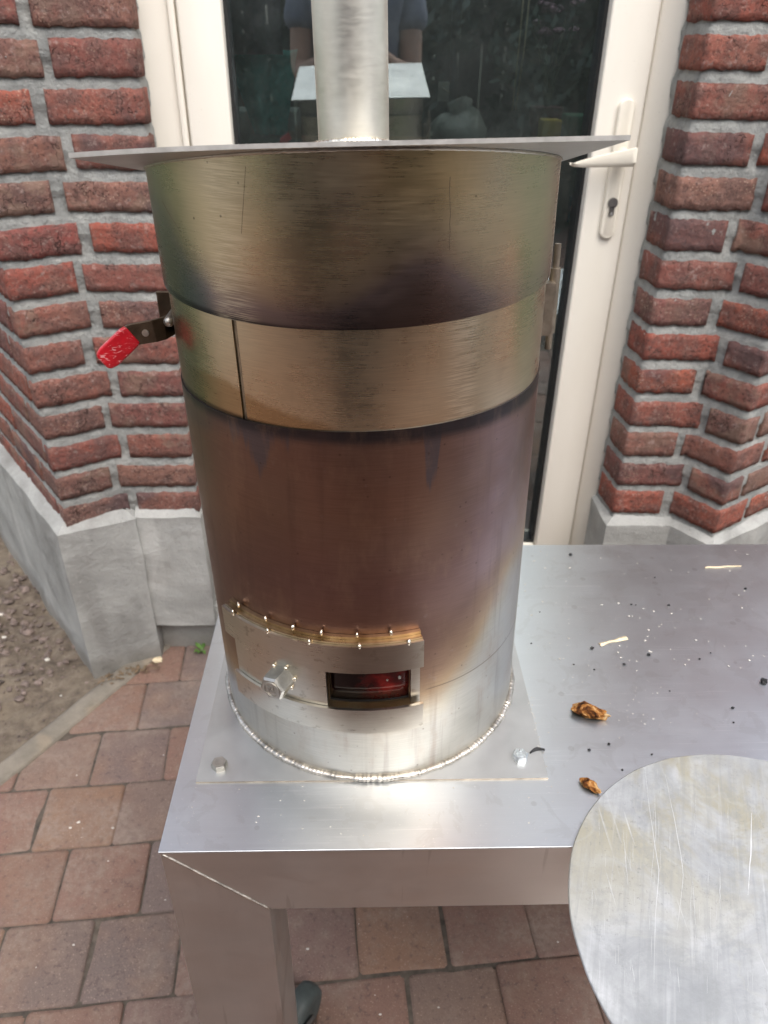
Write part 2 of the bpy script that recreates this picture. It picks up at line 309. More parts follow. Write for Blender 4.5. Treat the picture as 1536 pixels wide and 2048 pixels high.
for nme, cc in (('leaf_dark', (.080, .105, .082)), ('leaf_mid', (.09, .115, .082)), ('leaf_light', (.10, .125, .08))):
    plain(nme, cc, .5, var=.35, scale=8)
plain('leaf_weed', (.09, .19, .03), .5, var=.3, scale=60)
plain('dry_litter', (.16, .11, .065), .9, var=.5, scale=90)
plain('white_chip', (.62, .59, .53), .8, var=.25, scale=300)
plain('charcoal', (.012, .012, .013), .7, var=.5, scale=200)
plain('pale_wood', (.72, .60, .40), .7, var=.2, scale=90, bump=.4)
q = NM('burnt_wood'); v = q.obj()
c = q.ramp(q.noise(v, 55, 5, .65, .6), [(.36, (.015, .010, .008)), (.44, (.14, .05, .016)), (.50, (.42, .18, .05)), (.57, (.66, .42, .19)), (.68, (.78, .66, .46))])
q.set(Base_Color=c, Roughness=.95); q.b.inputs['Specular IOR Level'].default_value = .1; q.bump(q.noise(q.scale(v, (1, 6, 6)), 110, 5), 1.0, .004); M['burnt'] = q.m
q = NM('red_vinyl'); v = q.obj(); c = q.ramp(q.noise(v, 90, 4), [(.3, (.36, .008, .014)), (.7, (.56, .012, .022))])
c = q.mix(q.mr(q.noise(q.scale(v, (1, 1, 3)), 190, 3, .6, 1.0), .60, .66, 0, .65), c, (.75, .42, .42))
q.set(Base_Color=c, Roughness=.3); M['red_vinyl'] = q.m
plain('lever_metal', (.105, .075, .05), .42, .8, var=.3, scale=90)
plain('fire_glass', (.30, .01, .008), .12, 0, var=.2)
q = NM('window_ruby'); v = q.obj(); c = q.ramp(q.math('ADD', q.noise(v, 34, 4, .6), q.mr(q.sep(v)[0], -.035, .03, -.2, .06)), [(.34, (.006, .002, .002)), (.5, (.055, .003, .003)), (.64, (.15, .009, .007))])
q.set(Base_Color=c, Roughness=.18); q.b.inputs['Specular IOR Level'].default_value = .25; M['ruby'] = q.m
q = NM('embers'); v = q.obj(); f = q.noise(v, 24, 5, .65)
q.set(Base_Color=(.03, .01, .008), Roughness=.9, Emission_Color=q.ramp(f, [(.42, (.01, 0, 0)), (.55, (.3, .012, .006)), (.66, (.9, .06, .02)), (.75, (1, .3, .1))]), Emission_Strength=.16); M['embers'] = q.m
plain('tyre', (.05, .062, .06), .6, var=.3, scale=40)
# indoors, person
plain('room_wall', (.2, .21, .2), .9); plain('room_floor', (.07, .055, .04), .7); plain('shelf_wood', (.10, .065, .045), .6, var=.3)
plain('teal_cloth', (.10, .55, .50), .8, var=.2); plain('curtain', (.34, .31, .37), .9, var=.2); plain('pale_crate', (.32, .37, .34), .6)
plain('white_bag', (.30, .33, .30), .5, bump=.5, bscale=40); plain('yellow_card', (.50, .38, .06), .6); plain('green_card', (.08, .2, .13), .6); plain('card', (.62, .63, .55), .6)
plain('grey_pole', (.22, .24, .28), .4, .5); plain('cord', (.55, .5, .35), .8); plain('tub_white', (.62, .70, .64), .5); plain('blue_label', (.02, .22, .36), .5)
plain('red_board', (.12, .05, .055), .6); plain('pink', (.24, .15, .21), .7); plain('dark_cloth', (.03, .03, .04), .9); plain('white_cloth', (.62, .60, .68), .9, var=.2, scale=12)
plain('skin', (.46, .27, .19), .5, var=.08, scale=12); plain('tshirt', (.19, .205, .26), .9, var=.12); plain('shorts', (.07, .07, .075), .9, var=.15)
plain('hair', (.06, .045, .03), .6, var=.3, scale=90); plain('shoe', (.06, .06, .06), .6); plain('eye_white', (.8, .8, .78), .2); plain('iris', (.05, .07, .08), .2); plain('lip', (.42, .17, .14), .5); plain('phone', (.02, .02, .022), .2)
q = NM('house_brick'); v = q.pos()
br = q.n('TexBrick'); q.l(q.n('TexCoord').outputs['Generated'], br.inputs['Vector']); br.inputs['Scale'].default_value = 9
br.inputs['Color1'].default_value = (.25, .06, .045, 1); br.inputs['Color2'].default_value = (.17, .06, .05, 1); br.inputs['Mortar'].default_value = (.32, .32, .3, 1)
q.set(Base_Color=br.outputs[0], Roughness=.9); M['house_brick'] = q.m
plain('white_render', (.68, .67, .63), .9, var=.08, scale=4)
plain('roof_felt', (.06, .06, .065), .9); plain('fence_wood', (.13, .11, .09), .85, var=.3)

# ------------------------------------------------------------------ object helpers
ORG = {}
def empty(name, loc, label, cat, group=None):
    o = bpy.data.objects.new(name, None); COL.objects.link(o); o.location = loc; o.empty_display_size = .05
    ORG[o] = Vector(loc); tag(o, label, cat, group); return o
def tag(o, label=None, cat=None, group=None, kind=None):
    if label: o['label'] = label
    if cat: o['category'] = cat
    if group: o['group'] = group
    if kind: o['kind'] = kind
    return o
def mk(name, verts, faces, mat, parent=None, smooth=False, origin=None, autos=None):
    off = Vector(origin) if origin is not None else (ORG[parent] if parent else Vector((0, 0, 0)))
    me = bpy.data.meshes.new(name); me.from_pydata([tuple(Vector(v)-off) for v in verts], [], faces); me.validate(); me.update()
    bm = bmesh.new(); bm.from_mesh(me); bmesh.ops.recalc_face_normals(bm, faces=bm.faces)
    if smooth:
        for f in bm.faces: f.smooth = True
        if autos:
            for e in bm.edges:
                if len(e.link_faces) == 2 and e.calc_face_angle(0) > R_(autos): e.smooth = False
    bm.to_mesh(me); bm.free()
    me.materials.append(M[mat] if isinstance(mat, str) else mat)
    o = bpy.data.objects.new(name, me); COL.objects.link(o)
    if parent:
        o.parent = parent; o.location = off-ORG[parent]
    else: o.location = off
    ORG[o] = off; return o
class G:
    def __init__(s): s.v = []; s.f = []
    def add(s, v, f):
        n = len(s.v); s.v += [Vector(p) for p in v]; s.f += [tuple(i+n for i in q) for q in f]; return s
    def box(s, a, b, bev=0):
        x0, y0, z0 = a; x1, y1, z1 = b
        if bev:
            bm = bmesh.new(); bmesh.ops.create_cube(bm, size=1)
            for v in bm.verts: v.co = Vector(((x0+x1)/2+v.co.x*(x1-x0), (y0+y1)/2+v.co.y*(y1-y0), (z0+z1)/2+v.co.z*(z1-z0)))
            bmesh.ops.bevel(bm, geom=bm.edges[:], offset=bev, segments=2, profile=.5, affect='EDGES')
            bm.verts.index_update(); s.add([v.co.copy() for v in bm.verts], [[v.index for v in f.verts] for f in bm.faces]); bm.free(); return s
        return s.add([(x0, y0, z0), (x1, y0, z0), (x1, y1, z0), (x0, y1, z0), (x0, y0, z1), (x1, y0, z1), (x1, y1, z1), (x0, y1, z1)],
                     [(0, 3, 2, 1), (4, 5, 6, 7), (0, 1, 5, 4), (1, 2, 6, 5), (2, 3, 7, 6), (3, 0, 4, 7)])
    def tube(s, pts, rad, n=12, cap=True):
        pts = [Vector(p) for p in pts]; rs = rad if isinstance(rad, (list, tuple)) else [rad]*len(pts); rings = []
        up = None
        for i, p in enumerate(pts):
            d = (pts[min(i+1, len(pts)-1)]-pts[max(i-1, 0)]).normalized()
            if up is None: up = d.orthogonal().normalized()
            up = (up-d*up.dot(d)).normalized(); sd_ = d.cross(up)
            rings.append([p+(up*math.cos(a)+sd_*math.sin(a))*rs[i] for a in (2*math.pi*k/n for k in range(n))])
        v = [q for r in rings for q in r]; f = []
        for i in range(len(pts)-1):
            for k in range(n): f.append((i*n+k, i*n+(k+1) % n, (i+1)*n+(k+1) % n, (i+1)*n+k))
        if cap: f.append(tuple(range(n-1, -1, -1))); f.append(tuple((len(pts)-1)*n+k for k in range(n)))
        return s.add(v, f)
    def lathe(s, prof, n=48, c=(0, 0, 0), mat=None):
        v = []; f = []
        for r, z in prof:
            for k in range(n):
                a = 2*math.pi*k/n; p = Vector((r*math.cos(a), r*math.sin(a), z))
                v.append((mat @ p if mat else p)+Vector(c))
        for i in range(len(prof)-1):
            for k in range(n): f.append((i*n+k, i*n+(k+1) % n, (i+1)*n+(k+1) % n, (i+1)*n+k))
        f.append(tuple(range(n-1, -1, -1))); f.append(tuple((len(prof)-1)*n+k for k in range(n)))
        return s.add(v, f)
    def prism(s, poly, z0, z1):
        n = len(poly); v = [(x, y, z0) for x, y in poly]+[(x, y, z1) for x, y in poly]
        f = [tuple(range(n-1, -1, -1)), tuple(range(n, 2*n))]+[(i, (i+1) % n, n+(i+1) % n, n+i) for i in range(n)]
        return s.add(v, f)
    def blob(s, c, r, seed=0, amp=.35, sub=1, flat=1.0):
        bm = bmesh.new(); bmesh.ops.create_icosphere(bm, subdivisions=sub, radius=1)
        for v in bm.verts:
            k = 1+amp*noise.noise(v.co*1.6+Vector((seed*3.1, seed*1.7, seed))); v.co = Vector((v.co.x*r[0]*k, v.co.y*r[1]*k, v.co.z*r[2]*k))
        bm.verts.index_update(); s.add([v.co+Vector(c) for v in bm.verts], [[v.index for v in f.verts] for f in bm.faces]); bm.free(); return s
    def mk(s, name, mat, parent=None, **k): return mk(name, s.v, s.f, mat, parent, **k)
def struct(o): o['kind'] = 'structure'; return o

GZ = -.62          # paving level; the table top is z = 0
# ------------------------------------------------------------------ ground
S = 150
struct(mk('ground', [(-S, -S, GZ-.05), (S, -S, GZ-.05), (S, S, GZ-.05), (-S, S, GZ-.05)], [(0, 1, 2, 3)], 'lawn'))
patio = struct(mk('patio', [(2.2, -1.3, GZ-.0035), (2.2, .97, GZ-.0035), (-.33, .97, GZ-.0035), (-1.52, -.995, GZ-.0035), (-1.6, -1.3, GZ-.0035)], [(0, 1, 2, 3, 4)], 'joint_sand'))
_t = G()
for (x0, y0, x1, y1) in ((-7, -5, 8, -1.3), (2.2, -1.3, 8, .9), (-7, -1.3, -1.6, .3)): _t.add([(x0, y0, GZ-.002), (x1, y0, GZ-.002), (x1, y1, GZ-.002), (x0, y1, GZ-.002)], [(0, 1, 2, 3)])
struct(_t.mk('terrace', 'paver_far'))
# pavers: worn square clay setts in running bond, each one its own piece
PU, PV, PA = .1435, .1365, .083
cu, su = math.cos(PA), math.sin(PA)
def paver_mesh(seed):
    n = 7; g = G(); hx, hy = PU/2-.0006, PV/2-.0006; vs_ = []
    def W(t): return [-1, -.975, -.90, 0, .90, .975, 1][t]
    for j in range(n):
        for i in range(n):
            a, b = W(i), W(j); x, y = a*hx, b*hy
            e = max(abs(a), abs(b)); z = 0 if e < .93 else (-.0006 if e < .985 else -.0040)
            if abs(a) > .9 and abs(b) > .9: z -= .002; x *= .985; y *= .985
            q_ = Vector((x*22+seed*9, y*22, seed))
            x += noise.noise(q_)*.0030; y += noise.noise(q_+Vector((5, 5, 5)))*.0030; z += noise.noise(q_*.7+Vector((9, 0, 0)))*.0012
            vs_.append((x, y, z))
    f = [(j*n+i, j*n+i+1, (j+1)*n+i+1, (j+1)*n+i) for j in range(n-1) for i in range(n-1)]
    rim = [i for i in range(n)]+[j*n+n-1 for j in range(1, n)]+[(n-1)*n+i for i in range(n-2, -1, -1)]+[j*n for j in range(n-2, 0, -1)]
    base = len(vs_); vs_ += [(vs_[i][0], vs_[i][1], -.03) for i in rim]; L = len(rim)
    f += [(rim[k], base+k, base+(k+1) % L, rim[(k+1) % L]) for k in range(L)]
    me = bpy.data.meshes.new('paver'); me.from_pydata(vs_, [], f); me.update()
    bm = bmesh.new(); bm.from_mesh(me); bmesh.ops.recalc_face_normals(bm, faces=bm.faces)
    for q_ in bm.faces: q_.smooth = True
    bm.to_mesh(me); bm.free(); me.materials.append(M['paver']); return me
PM = [paver_mesh(i+1) for i in range(9)]
KA, KB = Vector((-.534, .629, 0)), Vector((-.718, .326, 0)); KD = (KB-KA).normalized(); KN = Vector((KD.y, -KD.x, 0))  # kerb line, KN points to the soil
if KN.x > 0: KN = -KN
def in_wall(x, y): return y > .60 and (x < -.34 or x > .5) or y > .75
np_ = 0
cand = []
for j in range(-9, 7):
    for i in range(-9, 11):
        off = .5 if j % 2 else 0
        uu = (i+off)*PU+.072-.018; vv = j*PV+PV/2-.036
        x = cu*uu-su*vv; y = su*uu+cu*vv
        side = (Vector((x, y, 0))-KA).dot(KN)
        if side > .09 or y > .80: continue
        if x < -1.1 or x > 1.15: continue
        cand.append((x, y, side))
cand.sort(key=lambda p: abs(p[0]+.2)+abs(p[1]-.1))
for x, y, side in cand[:295]:
    me_ = PM[rnd.randrange(9)]
    if side > -.11:            # cut to the line of the kerb
        bm = bmesh.new(); bm.from_mesh(me_); rz = Matrix.Rotation(-PA, 3, 'Z')
        co = rz @ (KA+KN*.012-Vector((x, y, 0))); bmesh.ops.bisect_plane(bm, geom=bm.verts[:]+bm.edges[:]+bm.faces[:], plane_co=co, plane_no=rz @ KN, clear_outer=True)
        if len(bm.faces) < 3: bm.free(); continue
        me_ = me_.copy(); bm.to_mesh(me_); bm.free()
    o = bpy.data.objects.new('paver', me_); COL.objects.link(o); o.parent = patio
    o.location = (x+rnd.uniform(-.0012, .0012), y+rnd.uniform(-.0012, .0012), GZ+rnd.uniform(-.0026, .0016))
    o.rotation_euler = (rnd.uniform(-.011, .011), rnd.uniform(-.011, .011), PA+(rnd.choice((0, math.pi)) if side <= -.11 else 0)+rnd.uniform(-.008, .008))
    ORG[o] = Vector((0, 0, 0))
g = G(); nx, ny = 210, 170          # sand swept into the joints
for j in range(ny+1):
    for i in range(nx+1):
        x = -1.0+2.0*i/nx; y = -.85+1.6*j/ny; k = Vector((x, y, 3)); g.v.append(Vector((x, y, GZ-.0050+.0024*noise.noise(k*7)+.0016*noise.noise(k*31))))
for j in range(ny):
    for i in range(nx):
        c = g.v[j*(nx+1)+i]
        if (Vector((c.x, c.y, 0))-KA).dot(KN) < .01: g.f.append((j*(nx+1)+i, j*(nx+1)+i+1, (j+1)*(nx+1)+i+1, (j+1)*(nx+1)+i))
struct(g.mk('sand', 'joint_sand', smooth=True))
# concrete kerb strip along the soil
g = G(); n = 40; L = 1.5
A0 = KA-KD*.12
for k in range(n+1):
    p = A0+KD*(L*k/n); wv = [(-.002, -.03), (.001, .001), (.006, .004), (.044, .004), (.05, .001), (.053, -.03)]
    for a, z in wv: g.v.append(p+KN*(a+noise.noise(Vector((k*.4, a*60, 1)))*.003)+Vector((0, 0, GZ+z+noise.noise(Vector((k*.3, a*40, 4)))*.0018)))
for k in range(n):
    for i in range(5): g.f.append((k*6+i, k*6+i+1, (k+1)*6+i+1, (k+1)*6+i))
struct(g.mk('kerb', 'kerb', smooth=True))
# soil bed
g = G(); nx, ny = 120, 150
for j in range(ny+1):
    for i in range(nx+1):
        a = .05+1.0*i/nx; b = -.5+2.0*j/ny
        p = KA+KN*a+KD*b
        z = GZ-.012+.016*noise.noise(p*9)+.010*noise.noise(p*30)+.006*noise.noise(p*75)
        g.v.append(Vector((p.x, p.y, z)))
for j in range(ny):
    for i in range(nx): g.f.append((j*(nx+1)+i, j*(nx+1)+i+1, (j+1)*(nx+1)+i+1, (j+1)*(nx+1)+i))
struct(g.mk('soil', 'soil', smooth=True))
def soilp(a, b):
    p = KA+KN*a+KD*b; return Vector((p.x, p.y, GZ-.012+.016*noise.noise(p*9)+.010*noise.noise(p*30)+.006*noise.noise(p*75)))
g = G()
for k in range(3600):
    a = .06+rnd.random()*.62; b = rnd.uniform(-.6, .62); r = rnd.choice((.0015, .002, .003, .004, .005, .007, .010) if a > .17 else (.001, .0014, .002, .003))*rnd.uniform(.6, 1.1)
    p = soilp(a, b); g.blob((p.x, p.y, p.z+r*.35), (r*rnd.uniform(.8, 1.5), r, r*.7), k, .6)
tag(g.mk('gravel', 'pebble'), 'brown gravel and earth clods scattered over the soil bed', 'gravel', kind='stuff')
g = G()
for k in range(26):
    p = soilp(.06+rnd.random()*.45, rnd.uniform(-.35, .5)); r = rnd.uniform(.002, .0055); g.blob((p.x, p.y, p.z+r*.5), (r*1.3, r, r*.8), k+90, .4)
tag(g.mk('white_grit', 'white_chip'), 'small white stone chips lying on the soil bed', 'grit', kind='stuff')
g = G()
for k in range(120):
    x, y = rnd.uniform(-.75, .5), rnd.uniform(-.3, .62)
    if (Vector((x, y, 0))-KA).dot(KN) > .0: continue
    r = rnd.choice((.0005, .0006, .0008, .001, .0014, .002, .0026)); g.blob((x, y, GZ+.0006), (r*rnd.uniform(1, 2), r, r*.5), k+40, .8)
tag(g.mk('pavement_specks', 'white_chip'), 'tiny white paint crumbs sprinkled over the clay pavers', 'specks', kind='stuff')
def weed(loc, s, label, n=12, seed=1):
    rr = random.Random(seed); t = empty('weed', loc, label, 'weed'); c = Vector(loc)
    for k in range(n):
        a = rr.uniform(0, 6.28); l = s*rr.uniform(.5, 1.1); d = Vector((math.cos(a), math.sin(a), 0)); sd_ = Vector((-d.y, d.x, 0)); wv = l*.28
        b = c+d*s*.12; m1 = b+d*l*.5+Vector((0, 0, l*rr.uniform(.35, .8))); e = b+d*l+Vector((0, 0, l*rr.uniform(.1, .7)))
        mk('leaf', [b, m1+sd_*wv, e, m1-sd_*wv, m1+Vector((0, 0, -.1*l))], [(0, 1, 4), (1, 2, 4), (2, 3, 4), (3, 0, 4)], 'leaf_weed', t, smooth=True)
p = soilp(.11, -.12); weed(p, .028, 'bright green weed sprouting from the soil at the foot of the plinth', 14, 1)
p = soilp(.30, -.22); weed(p, .022, 'small dull green weed higher up in the soil bed', 10, 2)
weed((-.395, .712, GZ), .022, 'green weed growing in the paving joint under the door step', 9, 3)
p = soilp(.07, .34); weed(p, .016, 'little moss-like weed beside the concrete kerb', 9, 5)
g = G()
for k in range(60):
    t = rnd.random(); x = -.60+t*.12+rnd.uniform(-.012, .012); y = .605+t*.055+rnd.uniform(-.014, .014); a = rnd.uniform(0, 6.28); l = rnd.uniform(.006, .016)
    d = Vector((math.cos(a), math.sin(a), rnd.uniform(-.2, .5)))*l; z = GZ+.006+rnd.random()*.006; s_ = Vector((-d.y, d.x, 0))*.25
    g.add([(x, y, z), Vector((x, y, z))+d*.5+s_, Vector((x, y, z))+d, Vector((x, y, z))+d*.5-s_], [(0, 1, 2, 3)])
tag(g.mk('leaf_litter', 'dry_litter'), 'dry brown leaf litter heaped against the foot of the plinth', 'litter', kind='stuff')
mk('stone_chip', *(lambda q_: (q_.v, q_.f))(G().blob((-.492, .675, GZ+.007), (.013, .009, .006), 3, .5)), 'pale_wood')
tag(bpy.data.objects['stone_chip'], 'pale cream stone chip on the paving below the plinth', 'stone')

# ------------------------------------------------------------------ brick piers
class Path:
    def __init__(s, pts):
        s.p = [Vector((x, y, 0)) for x, y in pts]; s.s = [0]
        for a, b in zip(s.p, s.p[1:]): s.s.append(s.s[-1]+(b-a).length)
        s.n = []
        for a, b in zip(s.p, s.p[1:]):
            d = (b-a).normalized(); s.n.append(Vector((d.y, -d.x, 0)))
    def at(s, t, off, flip):
        k = 0
        while k < len(s.p)-2 and t > s.s[k+1]: k += 1
        a = s.p[k]+(s.p[k+1]-s.p[k]).normalized()*(t-s.s[k]); nn = s.n[k]*flip
        # mitre near corners
        for c in range(1, len(s.p)-1):
            if abs(t-s.s[c]) < 1e-5:
                n1, n2 = s.n[c-1]*flip, s.n[c]*flip; nn = (n1+n2)/(1+n1.dot(n2)); a = s.p[c]
        return a+nn*off
    def samples(s, a, b, step):
        ts = {a, b}; n = max(2, round((b-a)/step))
        for k in range(n+1): ts.add(a+(b-a)*k/n)
        for c in s.s[1:-1]:
            if a < c < b: ts = {t for t in ts if abs(t-c) > step*.4 or t in (a, b)} | {c}
        return sorted(ts)
def brick(path, flip, s0, s1, z0, z1, parent, seed):
    sd_ = Vector((seed*7.13, seed*3.7, seed*1.9)); N = noise.noise
    ts = path.samples(s0, s1, .006); ts = sorted(set(ts[:1]+[s0+.0018]+ts[1:-1]+[s1-.0018]+ts[-1:])); nv = 7; g = G(); nu = len(ts)
    hz = (z1-z0)/2; zc = (z0+z1)/2; proud = .0040+.0020*N(sd_)
    e0, e1 = .0035, .0035
    skew = .0025*N(sd_+Vector((3, 3, 3)))
    for i, t in enumerate(ts):
        for j in range(nv):
            b = [-1, -.95, -.5, 0, .5, .95, 1][j]
            q_ = Vector((t*1, b*.02, 0))*60+sd_
            tt = t
            if i == 0: tt = t+abs(N(Vector((b*1.7, 1, 1))+sd_))*.008
            elif i == nu-1: tt = t-abs(N(Vector((b*1.7, 4, 1))+sd_))*.008
            top = N(Vector((t*75, 2, 2))+sd_)*.0034+N(Vector((t*230, 2, 2))+sd_)*.0020
            bot = N(Vector((t*75, 8, 2))+sd_)*.0034+N(Vector((t*230, 9, 2))+sd_)*.0020
            z = zc+b*hz+(top if b > 0 else bot)*abs(b)**2+skew*(t-s0)/(s1-s0)
            endk = i in (0, nu-1); ringk = j in (0, nv-1)
            if endk or ringk: off = -.0035
            elif i in (1, nu-2) or j in (1, nv-2): off = proud*.86+N(q_*1.5)*.0012
            else: off = proud+N(q_)*.0018+N(q_*2.6)*.0010
            g.v.append(path.at(tt, off, flip)+Vector((0, 0, z)))
    for i in range(nu-1):
        for j in range(nv-1): g.f.append((i*nv+j, (i+1)*nv+j, (i+1)*nv+j+1, i*nv+j+1))
    c = path.at((s0+s1)/2, 0, flip)+Vector((0, 0, zc))
    return g.mk('brick', 'brick', parent, smooth=True, origin=c)
def pier(path, flip, z_first, step, rows, layout, label, plinth_poly, zb, ztop, sign):
    p0 = path.p[2]; t = empty('brick_pier', (p0.x, p0.y, GZ), label, 'brick wall')
    # mortar skin
    ts = path.samples(0, path.s[-1], .012); nz = int((ztop-zb)/.0056); g = G()
    for i in range(nz+1):
        z = zb+(ztop-zb)*i/nz
        for s_ in ts:
            pt = path.at(s_, 0, flip); k = Vector((pt.x, pt.y, z))
            u_ = ((z-z_first)/step) % 1.0; f_ = max(0, min(1, (u_-.38)/.24)); off = .0018*noise.noise(k*45)+.0014*noise.noise(k*110)+.0014-.0036*f_*f_
            g.v.append(path.at(s_, off, flip)+Vector((0, 0, z)))
    nn = len(ts)
    for i in range(nz):
        for j in range(nn-1): g.f.append((i*nn+j, i*nn+j+1, (i+1)*nn+j+1, (i+1)*nn+j))
    g.mk('mortar', 'mortar', t, smooth=True)
    k = 0
    for r in rows:
        zc = z_first-step*r
        for (a, b) in layout(r):
            k += 1; brick(path, flip, a, b, zc-.0252+rnd.uniform(-.0025, .0015), zc+.0252+rnd.uniform(-.0015, .0025), t, k+(sign+2)*200)
    return t
LP = Path([(-.362, .777), (-.362, .72), (-.512, .72), (-.614, .658), (-1.22, 1.45)])
def lay_left(r):
    s1, s2, s3 = LP.s[1], LP.s[2], LP.s[3]; j = s2+(-.019 if r % 2 == 0 else .006)+rnd.uniform(-.006, .006); gp = rnd.uniform(.006, .010)
    out = [(.018+rnd.uniform(-.004, .004), j-gp)]
    e = s3+(.088 if r % 2 else .030)+rnd.uniform(-.008, .008); out.append((j+gp, e)); a = e+.013
    while a < s3+.95:
        L_ = .188+rnd.uniform(-.008, .008); out.append((a, a+L_)); a += L_+.013
    return out
PL = pier(LP, -1, .596, .0671, range(-1, 13), lay_left, 'weathered red brick pier with grey mortar beside the red lever of the stove', None, -.262, .72, -1)
RP = Path([(.508, .775), (.516, .68), (.639, .676), (.697, .599), (1.46, 1.079)])
def lay_right(r):
    s1, s2, s3 = RP.s[1], RP.s[2], RP.s[3]; j = s2+(.016 if r % 2 else -.014)+rnd.uniform(-.006, .006); gp = rnd.uniform(.006, .009)
    out = [(.014+rnd.uniform(-.004, .006), j-gp)]
    e = s3+(.095 if r % 2 == 0 else .045)+rnd.uniform(-.008, .008); out.append((j+gp, e)); a = e+.013
    while a < s3+.5:
        L_ = .19+rnd.uniform(-.008, .008); out.append((a, a+L_)); a += L_+.013
    return out
PR = pier(RP, 1, .6156, .0667, range(-1, 13), lay_right, 'red brick pier with pale mortar beside the cream door handle', None, -.262, .72, 1)
# brick wall faces further up, out of the photograph
for path, par, fl_ in ((LP, PL, -1), (RP, PR, 1)):
    g = G(); n = len(path.p)
    for i in range(n): g.v.append(path.at(path.s[i], .002, fl_)+Vector((0, 0, .72))); g.v.append(path.at(path.s[i], .002, fl_)+Vector((0, 0, 1.55)))
    for i in range(n-1): g.f.append((2*i, 2*i+2, 2*i+3, 2*i+1))
    g.mk('upper_brickwork', 'house_brick', par)
# plinths
def plinth(pts, z0, z1, par, F=1, name='plinth'):
    path = Path(pts); ts = path.samples(0, path.s[-1], .02); g = G(); zs = [z0+(z1-z0)*k/24 for k in range(25)]
    for z in zs:
        for s_ in ts:
            pt = path.at(s_, 0, F); k = Vector((pt.x, pt.y, z)); g.v.append(path.at(s_, .0035*noise.noise(k*12)+.0012*noise.noise(k*50), F)+Vector((0, 0, z+(.003*noise.noise(k*20) if z == z1 else 0))))
    n = len(ts)
    # sloping mortar fillet up to the bricks
    for s_ in ts:
        pt = path.at(s_, 0, F); k = Vector((pt.x, pt.y, 3)); g.v.append(path.at(s_, -.022, F)+Vector((0, 0, z1+.016+.005*noise.noise(k*30))))
    for s_ in ts: g.v.append(path.at(s_, -.06, F)+Vector((0, 0, z1+.018)))
    for i in range(len(zs)+1):
        for j in range(n-1): g.f.append((i*n+j, i*n+j+1, (i+1)*n+j+1, (i+1)*n+j))
    return g.mk(name, 'cement', par, smooth=True, autos=35)
plinth([(-.352, .80), (-.352, .700), (-.492, .700)], -.53, -.236, PL, -1)
plinth([(-.488, .80), (-.488, .695), (-.630, .634), (-1.236, 1.426)], GZ-.02, -.236, PL, -1)
G().box((-.495, .730, GZ-.02), (-.36, .80, -.535)).mk('footing', 'cement', PL)
plinth([(.500, .80), (.500, .66), (.634, .657), (.694, .576), (1.47, 1.064)], GZ-.02, -.232, PR)

# ------------------------------------------------------------------ glazed door
door = empty('glazed_door', (.08, .80, -.478), 'cream plastic glazed door with long dark pane behind the stove', 'door')
ZT = 1.45
def vbar(name, x0, x1, y0, y1, z0, z1, par=door, mat='pvc', bev=.003): return G().box((x0, y0, z0), (x1, y1, z1), bev).mk(name, mat, par, smooth=True, autos=50)
fr_ = G(); fr_.box((-.40, .778, -.478), (-.302, .85, ZT), .004); fr_.box((.468, .778, -.478), (.545, .85, ZT), .004); fr_.box((-.302, .779, ZT-.07), (.468, .849, ZT), .004)
fr_.box((-.314, .770, -.476), (-.303, .80, ZT-.06), .002); fr_.mk('frame', 'pvc', door, smooth=True, autos=50)
lf = G(); lf.box((-.2995, .765, -.455), (-.229, .835, ZT-.075), .004); lf.box((.386, .765, -.455), (.464, .835, ZT-.075), .004); lf.box((-.229, .766, -.455), (.386, .834, -.36), .004); lf.box((-.229, .766, ZT-.16), (.386, .834, ZT-.075), .004)
leaf = lf.mk('leaf', 'pvc', door, smooth=True, autos=50)
gk = G(); gk.box((-.229, .787, -.36), (-.223, .832, ZT-.16)); gk.box((.380, .787, -.36), (.386, .832, ZT-.16)); gk.box((-.223, .787, -.36), (.380, .832, -.354)); gk.mk('gasket', 'gasket', leaf)
mk('pane', [(-.229, .806, -.36), (.386, .806, -.36), (.386, .806, ZT-.15), (-.229, .806, ZT-.15)], [(0, 1, 2, 3)], 'glass', leaf)
def rounded(cx, cz, hw, hh, r, n=8):
    pts = []
    for sx, sz, a0 in ((1, 1, 0), (-1, 1, 90), (-1, -1, 180), (1, -1, 270)):
        for k in range(n+1):
            a = R_(a0+90*k/n); pts.append((cx+sx*(hw-r)+r*math.cos(a), cz+sz*(hh-r)+r*math.sin(a)))
    return pts
def plate_xz(g, poly, y0, y1, ch=.002):
    n = len(poly); cx = sum(p[0] for p in poly)/n; cz = sum(p[1] for p in poly)/n
    v = [(x, y1, z) for x, z in poly]+[(x, y0+ch, z) for x, z in poly]+[(cx+(x-cx)*(1-ch/.014), y0, cz+(z-cz)*(1-ch/.1)) for x, z in poly]
    f = [(i, (i+1) % n, n+(i+1) % n, n+i) for i in range(n)]+[(n+i, n+(i+1) % n, 2*n+(i+1) % n, 2*n+i) for i in range(n)]+[tuple(range(2*n, 3*n))]
    return g.add(v, f)
hd = plate_xz(G(), rounded(.433, .436, .0135, .112, .0134), .756, .766).mk('handle_plate', 'pvc_handle', leaf, smooth=True, autos=40)
g = G(); n = 14; secs = []
for k in range(n+1):                                # curved lever tapering to its tip
    t = k/n; x = .447-.108*t; z = .4645-.012*t; hh = .0135*(1-t)**.55*1.0+.0022; y = .716+.004*math.sin(t*3); d = .0075*(1-.5*t)
    secs.append([(x, y-d, z-hh*.5+.003*t), (x, y-d*.8, z+hh*.9-.004*t), (x, y+d*.8, z+hh*.9-.004*t), (x, y+d, z-hh*.5+.003*t), (x, y, z-hh*.95)])
for s_ in secs: g.v += [Vector(p) for p in s_]
for k in range(n):
    for i in range(5): g.f.append((k*5+i, k*5+(i+1) % 5, (k+1)*5+(i+1) % 5, (k+1)*5+i))
